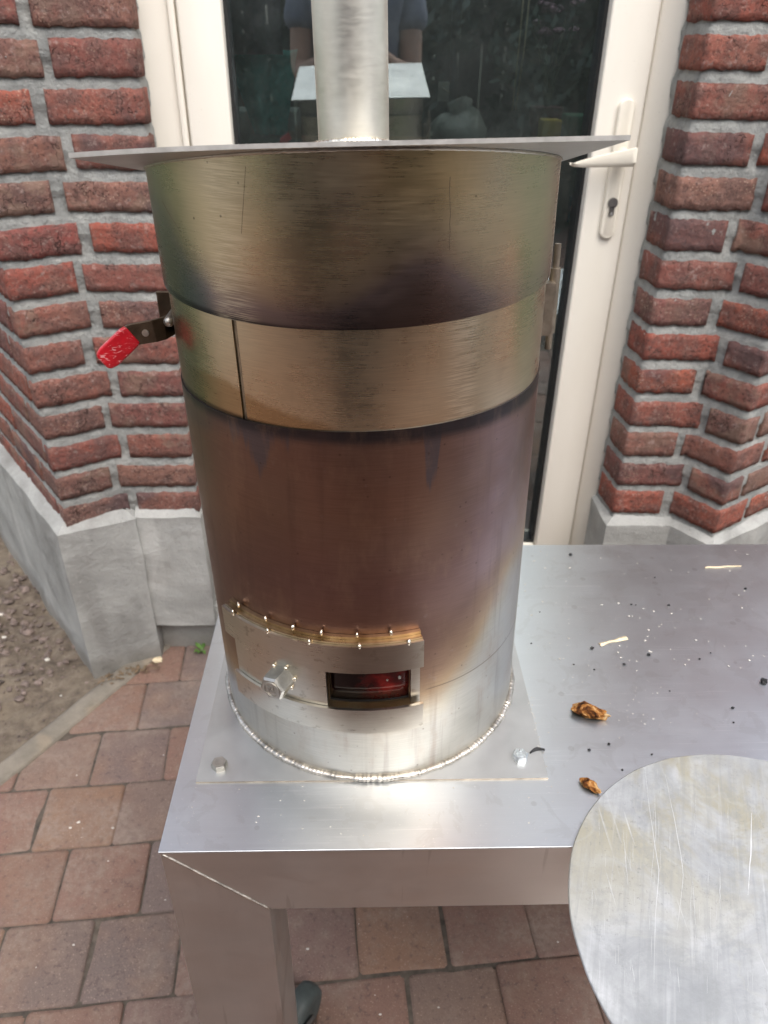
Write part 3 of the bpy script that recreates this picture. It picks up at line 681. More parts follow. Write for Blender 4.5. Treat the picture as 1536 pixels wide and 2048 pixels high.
g.f += [(4, 3, 2, 1, 0), tuple(n*5+i for i in range(5))]
g.tube([(.438, .765, .466), (.438, .718, .466)], .0085, 14)
lever_o = g.mk('lever', 'pvc_handle', leaf, smooth=True, autos=50)
kh = G(); kh.tube([(.4335, .7585, .386), (.4335, .752, .386)], .0085, 20); kh.box((.4292, .752, .364), (.4378, .758, .382), .002); ko = kh.mk('keyhole', 'steel_dark', leaf, smooth=True, autos=40)
# threshold
struct(G().box((-.36, .715, -.60), (.52, .86, -.485), .004).mk('threshold', 'cement', smooth=True, autos=40))
tag(bpy.data.objects['threshold'], None)
# facade over the door and flat roof
house = empty('house', (.08, .9, GZ), 'low brick house wall above the glazed door', 'house')
G().box((-.37, .775, ZT+.004), (.55, .9, 1.62)).mk('lintel', 'house_brick', house)
G().box((-2.6, 1.45, 1.625), (2.6, 3.6, 1.66)).mk('roof', 'roof_felt', house)
mk('added_rooflight', [(-.62, .90, 1.63), (1.04, .90, 1.63), (1.04, 1.45, 1.63), (-.62, 1.45, 1.63)], [(0, 1, 2, 3)], 'glass', house)  # unseen glazed opening, added to brighten the room behind the door

# ------------------------------------------------------------------ indoors
struct(G().box((-.58, 3.2, -.5), (1.0, 3.24, 1.5)).mk('back_wall', 'room_wall')); struct(G().box((-.62, .87, -.5), (-.58, 3.2, 1.5)).mk('wall_left', 'room_wall')); struct(G().box((1.0, .87, -.5), (1.04, 3.2, 1.5)).mk('wall_right', 'room_wall'))
struct(G().box((-.58, .87, -.5), (1.0, 3.2, -.47)).mk('floor', 'room_floor')); struct(G().box((-.58, 1.45, 1.5), (1.0, 3.2, 1.53)).mk('ceiling', 'room_wall'))
struct(mk('wall_front', *(lambda q_: (q_.v, q_.f))(G().box((-.62, .862, -.5), (-.40, .868, 1.5)).box((.545, .862, -.5), (1.04, .868, 1.5))), 'room_wall'))
sh = empty('shelf_unit', (.15, 1.25, -.47), 'dark wooden shelf unit standing indoors behind the glass', 'shelf')
for z in (.425, .215, .012): G().box((-.40, 1.08, z-.02), (.85, 1.42, z), .002).mk('shelf_board', 'shelf_wood', sh)
for x in (-.42, .85): G().box((x, 1.08, -.47), (x+.02, 1.42, .425), .002).mk('side_panel', 'shelf_wood', sh)
G().box((-.40, 1.42, -.47), (.85, 1.43, .42)).mk('rear_panel', 'shelf_wood', sh)
def draped(name, mat, x0, x1, y, z0, z1, folds, amp, label, cat, taper=0):
    g = G(); n, m_ = 40, 12
    for j in range(m_+1):
        t = j/m_; z = z1+(z0-z1)*t
        for i in range(n+1):
            u = i/n; x = x0+(x1-x0)*(u*(1-taper*t)+taper*t*.6); g.v.append(Vector((x, y+amp*math.sin(u*folds*6.28+t)*(.4+t*.6), z+.01*noise.noise(Vector((u*3, t*2, 1))))))
    for j in range(m_):
        for i in range(n): g.f.append((j*(n+1)+i, j*(n+1)+i+1, (j+1)*(n+1)+i+1, (j+1)*(n+1)+i))
    o = g.mk(name, mat, smooth=True); s_ = o.modifiers.new('thick', 'SOLIDIFY'); s_.thickness = .003; return tag(o, label, cat)
draped('teal_cloth', 'teal_cloth', -.275, -.135, 1.06, .46, .61, 2, .010, 'teal cloth hanging to a point behind the glass', 'cloth', taper=.55)
draped('curtain', 'curtain', -.32, -.16, 1.0, .60, 1.44, 3, .012, 'greyish lilac curtain folds behind the left edge of the pane', 'curtain')
def boxthing(name, a, b, mat, label, cat, bev=.004): return tag(G().box(a, b, bev).mk(name, mat, smooth=True, autos=40), label, cat)
boxthing('pale_crate', (-.30, 1.10, .4255), (-.145, 1.22, .50), 'pale_crate', 'pale green storage box on the indoor shelf', 'box')
boxthing('yellow_box', (.378, 1.15, .4255), (.420, 1.20, .486), 'yellow_card', 'small yellow carton on the indoor shelf', 'carton')
boxthing('green_box', (.432, 1.14, .4255), (.52, 1.22, .495), 'green_card', 'small dark green carton on the indoor shelf', 'carton')
pc = boxthing('price_card', (.132, .948, .53), (.153, .950, .562), 'card', 'small pale card stuck up behind the glass', 'card', .0005)
g = G(); g.tube([(.142, .949, .55), (.142, .835, .55)], .0012, 6)
o = g.mk('card_wire', 'cord', pc)
g = G()
for k in range(9): pass
g.lathe([(.055, 0), (.062, .02), (.055, .045), (.035, .065), (.016, .076), (.022, .092)], 24, (.205, 1.2, .4255)); o = g.mk('plastic_bag', 'white_bag', smooth=True)
for vtx in o.data.vertices: vtx.co += Vector(noise.noise_vector(vtx.co*26))*.022*(1 if vtx.co.z > .43 else 0)
tag(o, 'knotted white plastic bag on the indoor shelf', 'bag')
tag(G().tube([(.19, 1.24, .425), (.19, 1.24, 1.49)], .011, 14).mk('grey_pole', 'grey_pole', smooth=True), 'slim grey metal pole rising from the indoor shelf', 'pole')
cdo = G()
for dx in (0, .012): cdo.tube([(.318+dx*.6, 1.2, .50), (.32+dx, 1.2, .62), (.324+dx, 1.2, 1.5)], .0018, 6)
tag(cdo.mk('blind_cord', 'cord', smooth=True), 'pair of thin pale blind cords hanging behind the pane', 'cord')
tb = tag(G().lathe([(.05, 0), (.066, .005), (.074, .15), (.078, .152), (.078, .165), (.07, .167)], 28, (.49, 1.22, .2155)).mk('tub', 'tub_white', smooth=True, autos=30), 'pale green white tub with a blue square label behind the glass', 'tub')
G().box((.455, 1.135, .28), (.495, 1.149, .335), .001).mk('sticker', 'blue_label', tb)
boxthing('brown_board', (.40, 1.10, .0125), (.62, 1.2, .16), 'red_board', 'dull red brown box on the lower indoor shelf', 'box')
g = G().blob((.42, 1.02, -.44), (.10, .08, .03), 5, .4, 3); tag(g.mk('white_cloth', 'white_cloth', smooth=True), 'crumpled white cloth lying on the indoor floor', 'cloth')
boxthing('white_bundle', (.43, 1.09, .16), (.56, 1.17, .2), 'white_cloth', 'folded white linen on the dull red brown box', 'linen', .012)
fl = empty('flower_pot', (.42, 1.3, .4255), 'pink flowering plant on the indoor shelf', 'plant')
G().lathe([(.03, .4255), (.04, .50), (.036, .50)], 20, (.42, 1.33, 0)).mk('pot', 'red_board', fl, smooth=True, autos=30)
g = G()
for k in range(7): a = k*.9; g.tube([(.42, 1.33, .48), (.42+.02*math.cos(a), 1.33+.02*math.sin(a), .58), (.42+.05*math.cos(a), 1.33+.05*math.sin(a), .66+.02*math.sin(k*2.1))], .002, 6)
g.mk('stems', 'leaf_mid', fl)
g = G()
for k in range(26): a = rnd.uniform(0, 6.28); r = rnd.uniform(.01, .06); g.blob((.42+r*math.cos(a), 1.33+r*math.sin(a), .665+rnd.uniform(-.02, .05)), (.012, .012, .006), k, .4)
g.mk('flowers', 'pink', fl)

# ------------------------------------------------------------------ steel table
TL, TR, TF, TB = -.1934, 1.02, -.2383, .2497
table = empty('steel_table', (.4, 0, GZ), 'brushed stainless steel table carrying the stove', 'table')
G().box((TL, TF, -.0025), (TR, TB, 0), .0006).mk('table_top', 'steel_table', table)
TH = .093; LW = .093
e_ = .0012   # rails sit just inside the sheet's edge
xa, xb, ya, yb = TL+e_, TR-e_, TF+e_, TB-e_
def rail(poly3, thick, name, mat): pass
g = G()  # front rail, mitred into the legs
def frontpoly(g, pts, y0, y1):
    n = len(pts); g.add([(x, y0, z) for x, z in pts]+[(x, y1, z) for x, z in pts], [tuple(range(n)), tuple(range(2*n-1, n-1, -1))]+[(i, n+i, n+(i+1) % n, (i+1) % n) for i in range(n)]); return g
ZL = -.535
frontpoly(g, [(xa+.001, -.0028), (xa+LW, -TH), (xb-LW, -TH), (xb-.001, -.0028)], ya, ya+LW).mk('rail', 'steel_rail', table)
frontpoly(G(), [(xa+.001, -.0028), (xa+LW, -TH), (xb-LW, -TH), (xb-.001, -.0028)], yb-LW, yb).mk('rail', 'steel_rail', table)
for x in (xa+.002, xb-LW-.002): G().box((x, ya+LW+.002, -TH+.002), (x+LW, yb-LW-.002, -.0028)).mk('rail', 'steel_rail', table)
for sx in (0, 1):
    for sy in (0, 1):
        X = (lambda t: xa+t) if sx == 0 else (lambda t: xb-t)
        y0 = ya+.0004 if sy == 0 else yb-LW-.0004
        g = G(); pts = [(X(0), -.0035), (X(LW-.0006), -TH-.0004), (X(LW-.0006), ZL), (X(0), ZL)]
        frontpoly(g, pts, y0, y0+LW); leg = g.mk('leg', 'steel_leg', table)
# weld line along the visible mitre
g = G(); pts = [(xa+.002+(LW-.002)*k/24+.0009*noise.noise(Vector((k*.7, 1, 1))), ya-.0002, -.0045-(TH-.004)*k/24) for k in range(25)]
g.tube(pts, [.0012+.0007*noise.noise(Vector((k*1.3, 3, 1))) for k in range(25)], 6).mk('mitre_weld', 'weld', table, smooth=True)
for (lx, ly, dx, dy) in ((xa+LW/2, ya+LW/2, .045, .085), (xb-LW/2, ya+LW/2, -.04, .03), (xa+LW/2, yb-LW/2, .04, -.03), (xb-LW/2, yb-LW/2, -.04, -.03)):
    ax_ = Vector((-dy, dx, 0)).normalized(); c = Vector((lx+dx, ly+dy, GZ+.041)); g = G()
    mt = Matrix((( ax_.y, 0, ax_.x), (-ax_.x, 0, ax_.y), (0, 1, 0)))
    wh = G().lathe([(.012, -.015), (.030, -.016), (.037, -.013), (.040, -.006), (.040, .006), (.037, .013), (.030, .016), (.012, .015)], 32, c, mt).mk('castor_wheel', 'tyre', table, smooth=True)
    g = G(); g.box((lx-.035, ly-.035, ZL-.006), (lx+.035, ly+.035, ZL-.0005), .002)
    for s_ in (-1, 1):
        o_ = ax_*.0195*s_; p1 = c+o_; p2 = Vector((lx, ly, ZL-.006))+o_*1.1+Vector((dx, dy, 0))*.15
        g.tube([p2, (p1+p2)/2+Vector((0, 0, .006)), p1], .006, 8)
    g.mk('castor_fork', 'steel_dark', table, smooth=True, autos=40)

# ------------------------------------------------------------------ the stove
R = .162; AX, AY = -.0264, .0201; H1, H2 = .4511, .3743; BT = .0022
def sm(t): t = max(0, min(1, t)); return t*t*(3-2*t)
def lean(p):
    p = Vector(p); k = sm(p.z/.12); return Vector((p.x+AX*p.z, p.y+AY*p.z, p.z-(AX*p.x+AY*p.y)*k))
def seam1(x, y): return H1+.055*(R+y)
def seam1u(x, y): return seam1(x, y)+.006
def seam1d(x, y): return seam1(x, y)-.02
def topz(x, y): return .536+.0036*x-.1709*y
def dome(x, y):
    r = math.hypot(x, y)/.150; return .0115*(1-r*r)**2*(1+.5*r*r) if r < 1 else 0
def cylp(a, r, z): a = R_(a); return lean((r*math.sin(a), -r*math.cos(a), z))
stove = empty('steel_stove', (0, 0, 0), 'cylindrical stainless steel stove with heat-tinted drum and chimney pipe', 'stove')
G().box((-.1733, -.1637, 0), (.1755, .172, BT)).mk('base_plate', 'steel_plate', stove)
_bp = bpy.data.objects['base_plate'].data; _bp.materials.append(M['hinge_steel'])
for f in _bp.polygons:
    if abs(f.normal.z) < .5: f.material_index = 1
WIN = (-13.0, 13.1, .1021, .1465)
def shell(angs, zs, r0, r1, skip=None, zf=None):
    """closed cylindrical sheet between radii r0 < r1; zs may be callables of (x, y)"""
    g = G(); na, nz = len(angs), len(zs); idx = {}
    for ri, r in enumerate((r1, r0)):
        for i, a in enumerate(angs):
            for j, z in enumerate(zs):
                zz = z(r*math.sin(R_(a)), -r*math.cos(R_(a))) if callable(z) else z
                idx[ri, i, j] = len(g.v); g.v.append(cylp(a, r, zz))
    full = abs((angs[-1]-angs[0])-360) > 1e-6 and abs(360-(angs[-1]-angs[0])-(angs[1]-angs[0])) < 1e-6
    cells = {(i, j) for i in range(na if full else na-1) for j in range(nz-1) if not (skip and skip(i, j))}
    nx_ = lambda i: (i+1) % na
    for i, j in cells:
        for ri in (0, 1):
            q_ = [idx[ri, i, j], idx[ri, nx_(i), j], idx[ri, nx_(i), j+1], idx[ri, i, j+1]]; g.f.append(tuple(q_ if ri == 0 else q_[::-1]))
        for (di, dj, e0, e1) in ((0, -1, (i, j), (nx_(i), j)), (0, 1, (i, j+1), (nx_(i), j+1)), (-1, 0, (i, j), (i, j+1)), (1, 0, (nx_(i), j), (nx_(i), j+1))):
            ni = (i+di) % na if full else i+di
            if (ni, j+dj) not in cells: g.f.append((idx[0, e0[0], e0[1]], idx[1, e0[0], e0[1]], idx[1, e1[0], e1[1]], idx[0, e1[0], e1[1]]))
    return g
angs = [-180+3*k for k in range(120)]
angs = sorted(set([a for a in angs if not (-14 < a < 14)]+[-13, -10, -6, -2, 2, 6, 10, 13.1, -15, 15]))
# uneven angles: close the loop by repeating the first direction
def loop_shell(angs, zs, r0, r1, skip=None):
    return shell(angs+[angs[0]+360], zs, r0, r1, skip)
zs = [BT, .04, .08, WIN[2], WIN[3], .2, .26, .32, H2]
g = loop_shell(angs, zs, R-.003, R, lambda i, j: j == 3 and -13.5 < (angs+[180])[i] < 12.9)
drum = g.mk('lower_drum', 'steel_lower', stove, smooth=True, autos=40)
A3 = [-180+3*k for k in range(121)]
band_a = [-33.2+.0+k*3 for k in range(0, 120)]
BA = sorted(set([-32.4+k*(358.4/120) for k in range(121)]))
shell(BA, [H2-.02, H2+.01, H2+.03, seam1d, seam1u], R-.0040, R-.0012).mk('middle_band', 'steel_band', stove, smooth=True, autos=40)
# dark strip behind the slot in the band, tapering towards the bottom, with a narrow steel tongue
shell([-36, -34, -32, -30], [H2-.015, H1+.008], R-.0070, R-.0047).mk('seam_strip', 'soot_metal', stove, smooth=True)
g = G(); sp_ = []
for k in range(9):
    z = H2-.003+(H1-H2+.010)*k/8; hw = .62-.22*math.sin(min(1, k/8*1.15)*3.1)*.6; sp_.append((z, hw))
vv = []; 
for z, hw in sp_: vv += [cylp(-33.2-hw, R-.0024, z), cylp(-33.2+hw, R-.0024, z)]
g.add(vv, [(2*k, 2*k+1, 2*k+3, 2*k+2) for k in range(8)]); tn = g.mk('seam_tongue', 'seam_brown', stove, smooth=True); tn.modifiers.new('thick', 'SOLIDIFY').thickness = .0012
up = loop_shell(A3[:-1], [seam1, lambda x, y: seam1(x, y)+.010, lambda x, y: seam1(x, y)+(topz(x, y)-seam1(x, y))*.5, topz], R-.002, R+.0016).mk('upper_drum', 'steel_upper', stove, smooth=True, autos=40)
# scored marks on the upper drum
for (a0, z0, a1, z1) in ((-24, .553, -27, .512), (22.5, .545, 22.8, .50), (-57, .525, -49, .508)):
    G().tube([cylp(a0+(a1-a0)*k/8+.25*noise.noise(Vector((k, a0, 1))), R+.00150, z0+(z1-z0)*k/8) for k in range(9)], .00022, 5).mk('score_mark', 'score', up)
# square top plate, tilted, slightly bowed
g = G(); a = .1687; n = 40
for lay in (0, 1):
    for j in range(n+1):
        for i in range(n+1):
            x, y = -a+2*a*i/n, -a+2*a*j/n
            z = topz(x, y)+(.0028 if lay else 0)+dome(x, y)-.0028*max(0, -x/a)**3*max(0, -y/a)
            g.v.append(lean((x, y, z)))
N1 = (n+1)**2
for j in range(n):
    for i in range(n):
        k = j*(n+1)+i; g.f.append((k, k+n+1, k+n+2, k+1)); g.f.append((N1+k, N1+k+1, N1+k+n+2, N1+k+n+1))
rim = [i for i in range(n)]+[j*(n+1)+n for j in range(n)]+[n*(n+1)+n-i for i in range(n)]+[(n-j)*(n+1) for j in range(n)]
for k in range(len(rim)): g.f.append((rim[k], rim[(k+1) % len(rim)], N1+rim[(k+1) % len(rim)], N1+rim[k]))
plate = g.mk('top_plate', 'steel_plate', stove, smooth=True, autos=40)
plate.data.materials.append(M['cut_edge'])
for f in plate.data.polygons:
    if abs(f.normal.z) < .5: f.material_index = 1
# chimney pipe and its weld
pz = topz(0, 0)
g = G(); pr = .0282
prof = [pz-.003]+[pz+.05*k for k in range(1, 24)]
for r in (pr, pr-.0025):
    for z in prof:
        for k in range(64): t = 2*math.pi*k/64; g.v.append(lean((r*math.cos(t), r*math.sin(t), z)))
np2 = len(prof); 
for ri in (0, 1):
    for i in range(np2-1):
        for k in range(64):
            b_ = ri*np2*64; g.f.append((b_+i*64+k, b_+i*64+(k+1) % 64, b_+(i+1)*64+(k+1) % 64, b_+(i+1)*64+k))
for k in range(64): g.f.append(((np2-1)*64+k, (np2-1)*64+(k+1) % 64, np2*64+(np2-1)*64+(k+1) % 64, np2*64+(np2-1)*64+k))
pipe = g.mk('chimney_pipe', 'steel_pipe', stove, smooth=True, autos=40)
def bead(fn, n, rad, seed, ripple=3):
    """weld bead along a closed curve: overlapping ripples"""
    g = G(); m_ = 7; N = n*ripple
    for k in range(N):
        t = 2*math.pi*k/N; p = fn(t); p2 = fn(t+.001); d = (p2-p).normalized(); up_ = Vector((0, 0, 1)); o_ = d.cross(up_).normalized()
        rr = rad*(1+.45*noise.noise(Vector((k*.05, seed, 0)))+.30*noise.noise(Vector((k*.45, seed, 7)))+.10*math.cos(2*math.pi*k/ripple)); sh_ = .3*rad*noise.noise(Vector((k*.11, seed, 5)))
        for j in range(m_): b_ = 2*math.pi*j/m_; g.v.append(p+o_*(math.cos(b_)*rr*1.25+sh_)+up_*math.sin(b_)*rr)
    for k in range(N):
        for j in range(m_): g.f.append((k*m_+j, k*m_+(j+1) % m_, ((k+1) % N)*m_+(j+1) % m_, ((k+1) % N)*m_+j))
    return g
bead(lambda t: Vector(((R+.0012)*math.cos(t), (R+.0012)*math.sin(t), BT+.0012)), 260, .0028, 1).mk('base_weld', 'weld', stove, smooth=True)
bead(lambda t: lean(((pr+.001)*math.cos(t), (pr+.001)*math.sin(t), topz((pr+.001)*math.cos(t), (pr+.001)*math.sin(t))+dome(pr, 0)+.0046)), 60, .0028, 2).mk('pipe_weld', 'weld_bright', stove, smooth=True)
bead(lambda t: lean(((R+.0008)*math.cos(t), (R+.0008)*math.sin(t), topz(R*math.cos(t), R*math.sin(t))-.0008)), 170, .0013, 3).mk('plate_weld', 'steel_tarnish', stove, smooth=True)
# hearth behind the window
shell([-24, -18, -12, -6, 0, 6, 12, 18, 24], [.07, .11, .15, .19], R-.040, R-.037).mk('ember_bed', 'embers', stove, smooth=True)
shell([-15, -10, -5, 0, 5, 10, 15], [.1045, .12, .133, .149], R-.0046, R-.0014).mk('window_pane', 'ruby', stove, smooth=True)
shell([-15, -10, -5, 0, 5, 10, 15], [.0985, .1005, .1035], R-.0085, R-.0012).mk('window_sill', 'soot_metal', stove, smooth=True)
g = G()
for (aa, zz, r) in ((-1, .139, .0028), (10, .1285, .0018), (6, .127, .0012)): p = cylp(aa, R-.0012, zz); g.blob(p, (r, r, r), int(aa)+4, .3)
g.mk('ash_crumbs', 'nut_steel', stove)
# sliding door: rails, slider, knob, tack welds
AR = lambda a0, a1, n=16: [a0+(a1-a0)*k/n for k in range(n+1)]
sl = shell(AR(-48.0, -13.0), [.0985, .112, .128, .1415, .153], R+.0048, R+.0078).mk('slider', 'steel_tarnish', stove, smooth=True, autos=40)
tr_ = shell(AR(-51.0, 16.5, 24), [.1475, .158, .168, .1775], R+.0086, R+.0116).mk('top_rail', 'steel_tarnish', stove, smooth=True, autos=40)
shell(AR(-50.6, 16.4, 24), [.1545, .165, .1795], R+.0042, R+.0084).mk('rail_spacer', 'steel_gold', tr_, smooth=True, autos=40)
shell(AR(-50.2, 16.4, 24), [.1560, .166, .1825], R+.0003, R+.0040).mk('rail_backing', 'steel_gold', tr_, smooth=True, autos=40)
br_ = shell(AR(-48.9, 16.6, 24), [.0745, .085, .093, .1025], R+.0082, R+.0110).mk('bottom_rail', 'steel_tarnish', stove, smooth=True, autos=40)
shell(AR(-48.6, 16.4, 24), [.0755, .082, .088], R+.0003, R+.0080).mk('rail_spacer', 'steel_tarnish', br_, smooth=True, autos=40)
shell(AR(13.4, 16.4, 3), [.0985, .12, .1535], R+.0004, R+.0030).mk('window_jamb', 'steel_tarnish', stove, smooth=True, autos=40)
for k, (aa, zz, rr) in enumerate([(-45.1, .1835, .0035), (-32.9, .184, .0035), (-23, .1845, .0035), (-13.8, .1847, .0035), (-3, .185, .0035), (7.1, .185, .0035)]+[(-45.2, .1785, .0105), (-30.6, .1785, .0105), (-16.9, .1785, .0105), (-2.2, .1785, .0105), (12, .1785, .0105)]):
    p = cylp(aa, R+rr, zz); g = G(); g.blob(p, (.0016, .0026, .0030), k+1, .5, 2); g.mk('weld_tack', 'weld_bright', stove, smooth=True)
ka = R_(-27.5); kd = Vector((math.sin(ka), -math.cos(ka), 0)); k0 = cylp(-27.5, R+.0075, .1265); kt = Vector((0, 0, 1)).cross(kd)
g = G(); hexr = .0132; L_ = .0195
def ring(d, r, n, rot=0): return [k0+kd*d+(kt*math.cos(2*math.pi*i/n+rot)+Vector((0, 0, 1))*math.sin(2*math.pi*i/n+rot))*r for i in range(n)]
rings = [ring(0, hexr, 6, .2), ring(L_-.002, hexr, 6, .2), ring(L_, hexr*.86, 6, .2)]
for r in rings: g.v += r
for i in range(2):
    for k in range(6): g.f.append((i*6+k, i*6+(k+1) % 6, (i+1)*6+(k+1) % 6, (i+1)*6+k))
g.f.append(tuple(12+k for k in range(6)))
knob = g.mk('knob', 'nut_steel', sl)
g = G(); ra, rb = ring(L_-.0005, .0086, 32), ring(L_+.0008, .0086, 32); rc, rd = ring(L_+.0008, .0074, 32), ring(L_+.0001, .0074, 32)
for q_ in (ra, rb, rc, rd): g.v += q_
for i in range(3):
    for k in range(32): g.f.append((i*32+k, i*32+(k+1) % 32, (i+1)*32+(k+1) % 32, (i+1)*32+k))
for (u, v_, w_, h_) in ((-.003, .0025, .0022, .0005), (-.003, .0012, .0022, .0005), (.0018, .002, .0006, .0022), (-.0028, -.002, .0006, .002), (-.001, -.002, .0006, .002), (.002, -.0015, .0022, .0005), (.002, -.003, .0022, .0005)):   # stamped grade mark
    c = k0+kd*(L_+.0002)+kt*u+Vector((0, 0, 1))*v_
    g.add([c+kt*sx*w_+Vector((0, 0, 1))*sz*h_+kd*dd for dd in (0, .0005) for sx, sz in ((-1, -1), (1, -1), (1, 1), (-1, 1))], [(4, 5, 6, 7), (0, 1, 5, 4), (1, 2, 6, 5), (2, 3, 7, 6), (3, 0, 4, 7)])
g.mk('stamped_cap', 'nut_steel', knob)
for i in (0, 1, 2, 3, 5): p = rings[0][i]+kd*.001; g = G().blob(p, (.0021, .0021, .0021), i, .4, 2); g.mk('weld_tack', 'weld_bright', sl, smooth=True)
# hex bolts of the base plate
def hexbolt(x, y, mat, label=None, rot=0):
    g = G()
    for z, r in ((BT, .0082), (BT+.0055, .0082), (BT+.0066, .0072)): g.v += [Vector((x+r*math.cos(2*math.pi*i/6+rot), y+r*math.sin(2*math.pi*i/6+rot), z)) for i in range(6)]
    for i in range(2):
        for k in range(6): g.f.append((i*6+k, i*6+(k+1) % 6, (i+1)*6+(k+1) % 6, (i+1)*6+k))
    g.f.append(tuple(12+k for k in range(6))); o = g.mk('hex_bolt', mat, stove)
    g = G().lathe([(.0045, BT+.0066), (.0045, BT+.0069), (.0030, BT+.0069)], 16, (x, y, 0)); g.mk('bolt_stamp', mat, o)
hexbolt(-.1528, -.1453, 'nut_steel', rot=.3); hexbolt(.1514, -.1387, 'zinc', rot=.1)
# lever handle at the side of the band
def strip(pts, hw, th, parent, mat, name, round_end=False):
    """bent flat bar standing on edge: pts centre line, hw half heights"""
    g = G(); n = len(pts); P_ = [Vector(p) for p in pts]
    for i, p in enumerate(P_):
        d = (P_[min(i+1, n-1)]-P_[max(i-1, 0)]).normalized(); u_ = Vector((0, 0, 1)); u_ = (u_-d*u_.dot(d)).normalized(); o_ = d.cross(u_); h_ = hw[i]
        g.v += [p+u_*h_+o_*th, p-u_*h_+o_*th, p-u_*h_-o_*th, p+u_*h_-o_*th]
    for i in range(n-1):
        for k in range(4): g.f.append((i*4+k, i*4+(k+1) % 4, (i+1)*4+(k+1) % 4, (i+1)*4+k))
    g.f += [(3, 2, 1, 0), tuple((n-1)*4+k for k in range(4))]; return g.mk(name, mat, parent)
lv = strip([(-.166, .012, .409), (-.176, .002, .408), (-.181, -.012, .4082), (-.188, -.0185, .4080), (-.206, -.021, .4055), (-.216, -.024, .399)], [.009, .0095, .0098, .0098, .0096, .0092], .0016, stove, 'lever_metal', 'lever_bar')
b2 = lv.modifiers.new('bevel', 'BEVEL'); b2.width = .0006; b2.segments = 2
gp = strip([(-.2055, -.0213, .4058), (-.209, -.0220, .4035), (-.2185, -.0252, .3955), (-.227, -.028, .3885), (-.2315, -.0295, .3850), (-.2332, -.030, .3838)], [.0090, .0100, .0103, .0103, .0088, .006], .0032, stove, 'red_vinyl', 'lever_grip')
gp['label'] = 'glossy red vinyl grip'; b2 = gp.modifiers.new('bevel', 'BEVEL'); b2.width = .0024; b2.segments = 4
for f in gp.data.polygons: f.use_smooth = True
p = Vector((-.1945, -.0222, .4072)); g = G().tube([p+Vector((0, .001, 0)), p+Vector((0, -.0003, 0))], .0030, 16); g.mk('lever_hole', 'weld', lv)
p = Vector((-.1755, -.008, .4145)); g = G().tube([p+Vector((0, .02, 0)), p, p+Vector((0, -.006, 0))], .0045, 12); g.blob(p+Vector((0, -.006, 0)), (.0042, .003, .0042), 4, .2, 2); g.mk('lever_bolt', 'weld', stove, smooth=True, autos=40)
G().box((-.190, .012, .399), (-.160, .0150, .4335), .001).mk('lever_bracket', 'lever_metal', stove)
# hinge pin on the other side
pp = Vector((.1735, .022, 0))
g = G(); g.tube([lean((pp.x+.004, pp.y, .372)), lean((pp.x+.004, pp.y, .468))], .0030, 12); g.tube([lean((pp.x+.004, pp.y, .388)), lean((pp.x+.004, pp.y, .447))], .0048, 14)
for k in range(9): g.tube([lean((pp.x+.004, pp.y, .3725+k*.0016)), lean((pp.x+.004, pp.y, .3733+k*.0016))], .0034, 12)
g.box((pp.x-.008+AX*.42, pp.y-.002, .392), (pp.x+.003+AX*.42, pp.y+.010, .440)); g.mk('hinge', 'hinge_steel', stove, smooth=True, autos=40)

# ------------------------------------------------------------------ round disc on its stand
DC = Vector((.345, -.320, .0)); DR = .1814
disc = empty('round_stand', (DC.x, DC.y, GZ), 'whitish scratched round metal disc overlapping the table edge', 'stand')
g = G(); prof = [(DR-.0006, .0016), (DR, .0022), (DR, .0042), (DR-.0008, .005)]
N = 160
for r, z in prof:
    for k in range(N): t = 2*math.pi*k/N; rr = r+.0006*noise.noise(Vector((math.cos(t)*6, math.sin(t)*6, 2))); g.v.append(DC+Vector((rr*math.cos(t), rr*math.sin(t), z)))
for i in range(3):
    for k in range(N): g.f.append((i*N+k, i*N+(k+1) % N, (i+1)*N+(k+1) % N, (i+1)*N+k))
g.f += [tuple(range(N-1, -1, -1)), tuple(3*N+k for k in range(N))]
top = mk('disc_top', g.v, g.f, 'worn_alu', disc, origin=DC)
g = G()
def pxz(x, y, z):
    d = (fwd+r2*((x-768)/1510.86)+u2*((1024-y)/1510.86)); return CAMP+d*((z-CAMP.z)/d.z)
def px_line(pts, wd):
    V = [pxz(x, y, .0052) for x, y in pts]; b_ = len(g.v)
    for i, p in enumerate(V):
        d = (V[min(i+1, len(V)-1)]-V[max(i-1, 0)]).normalized(); s_ = Vector((-d.y, d.x, 0))*wd*(1-.8*abs(2*i/(len(V)-1)-1))*(.7+.6*noise.noise(Vector((i*.9, x0_, 2)))); g.v.extend([p+s_, p-s_])
    for i in range(len(V)-1): g.f.append((b_+2*i, b_+2*i+1, b_+2*i+3, b_+2*i+2))
def smooth_pts(P_, n=18):
    out = []
    for k in range(n+1):
        t = k/n*(len(P_)-1); i = min(int(t), len(P_)-2); u = t-i; out.append((P_[i][0]+(P_[i+1][0]-P_[i][0])*u+1.2*noise.noise(Vector((k*.45, P_[0][0], 1))), P_[i][1]+(P_[i+1][1]-P_[i][1])*u))
    return out
rs = random.Random(5)
for P_, wd in (([(1290, 1535), (1299, 1620), (1318, 1740), (1310, 1850), (1308, 1965)], .00035), ([(1330, 1548), (1345, 1620), (1362, 1710), (1367, 1755), (1354, 1860)], .00035), ([(1503, 1626), (1502, 1700), (1496, 1790)], .0008), ([(1309, 1590), (1312, 1660), (1300, 1780)], .00022), ([(1385, 1755), (1391, 1850)], .00025), ([(1440, 1735), (1440, 1820)], .00028), ([(1262, 1920), (1270, 1965)], .00022), ([(1355, 1935), (1359, 1985)], .00022), ([(1246, 1660), (1256, 1770)], .0002)):
    x0_ = P_[0][0]; px_line(smooth_pts(P_), wd)
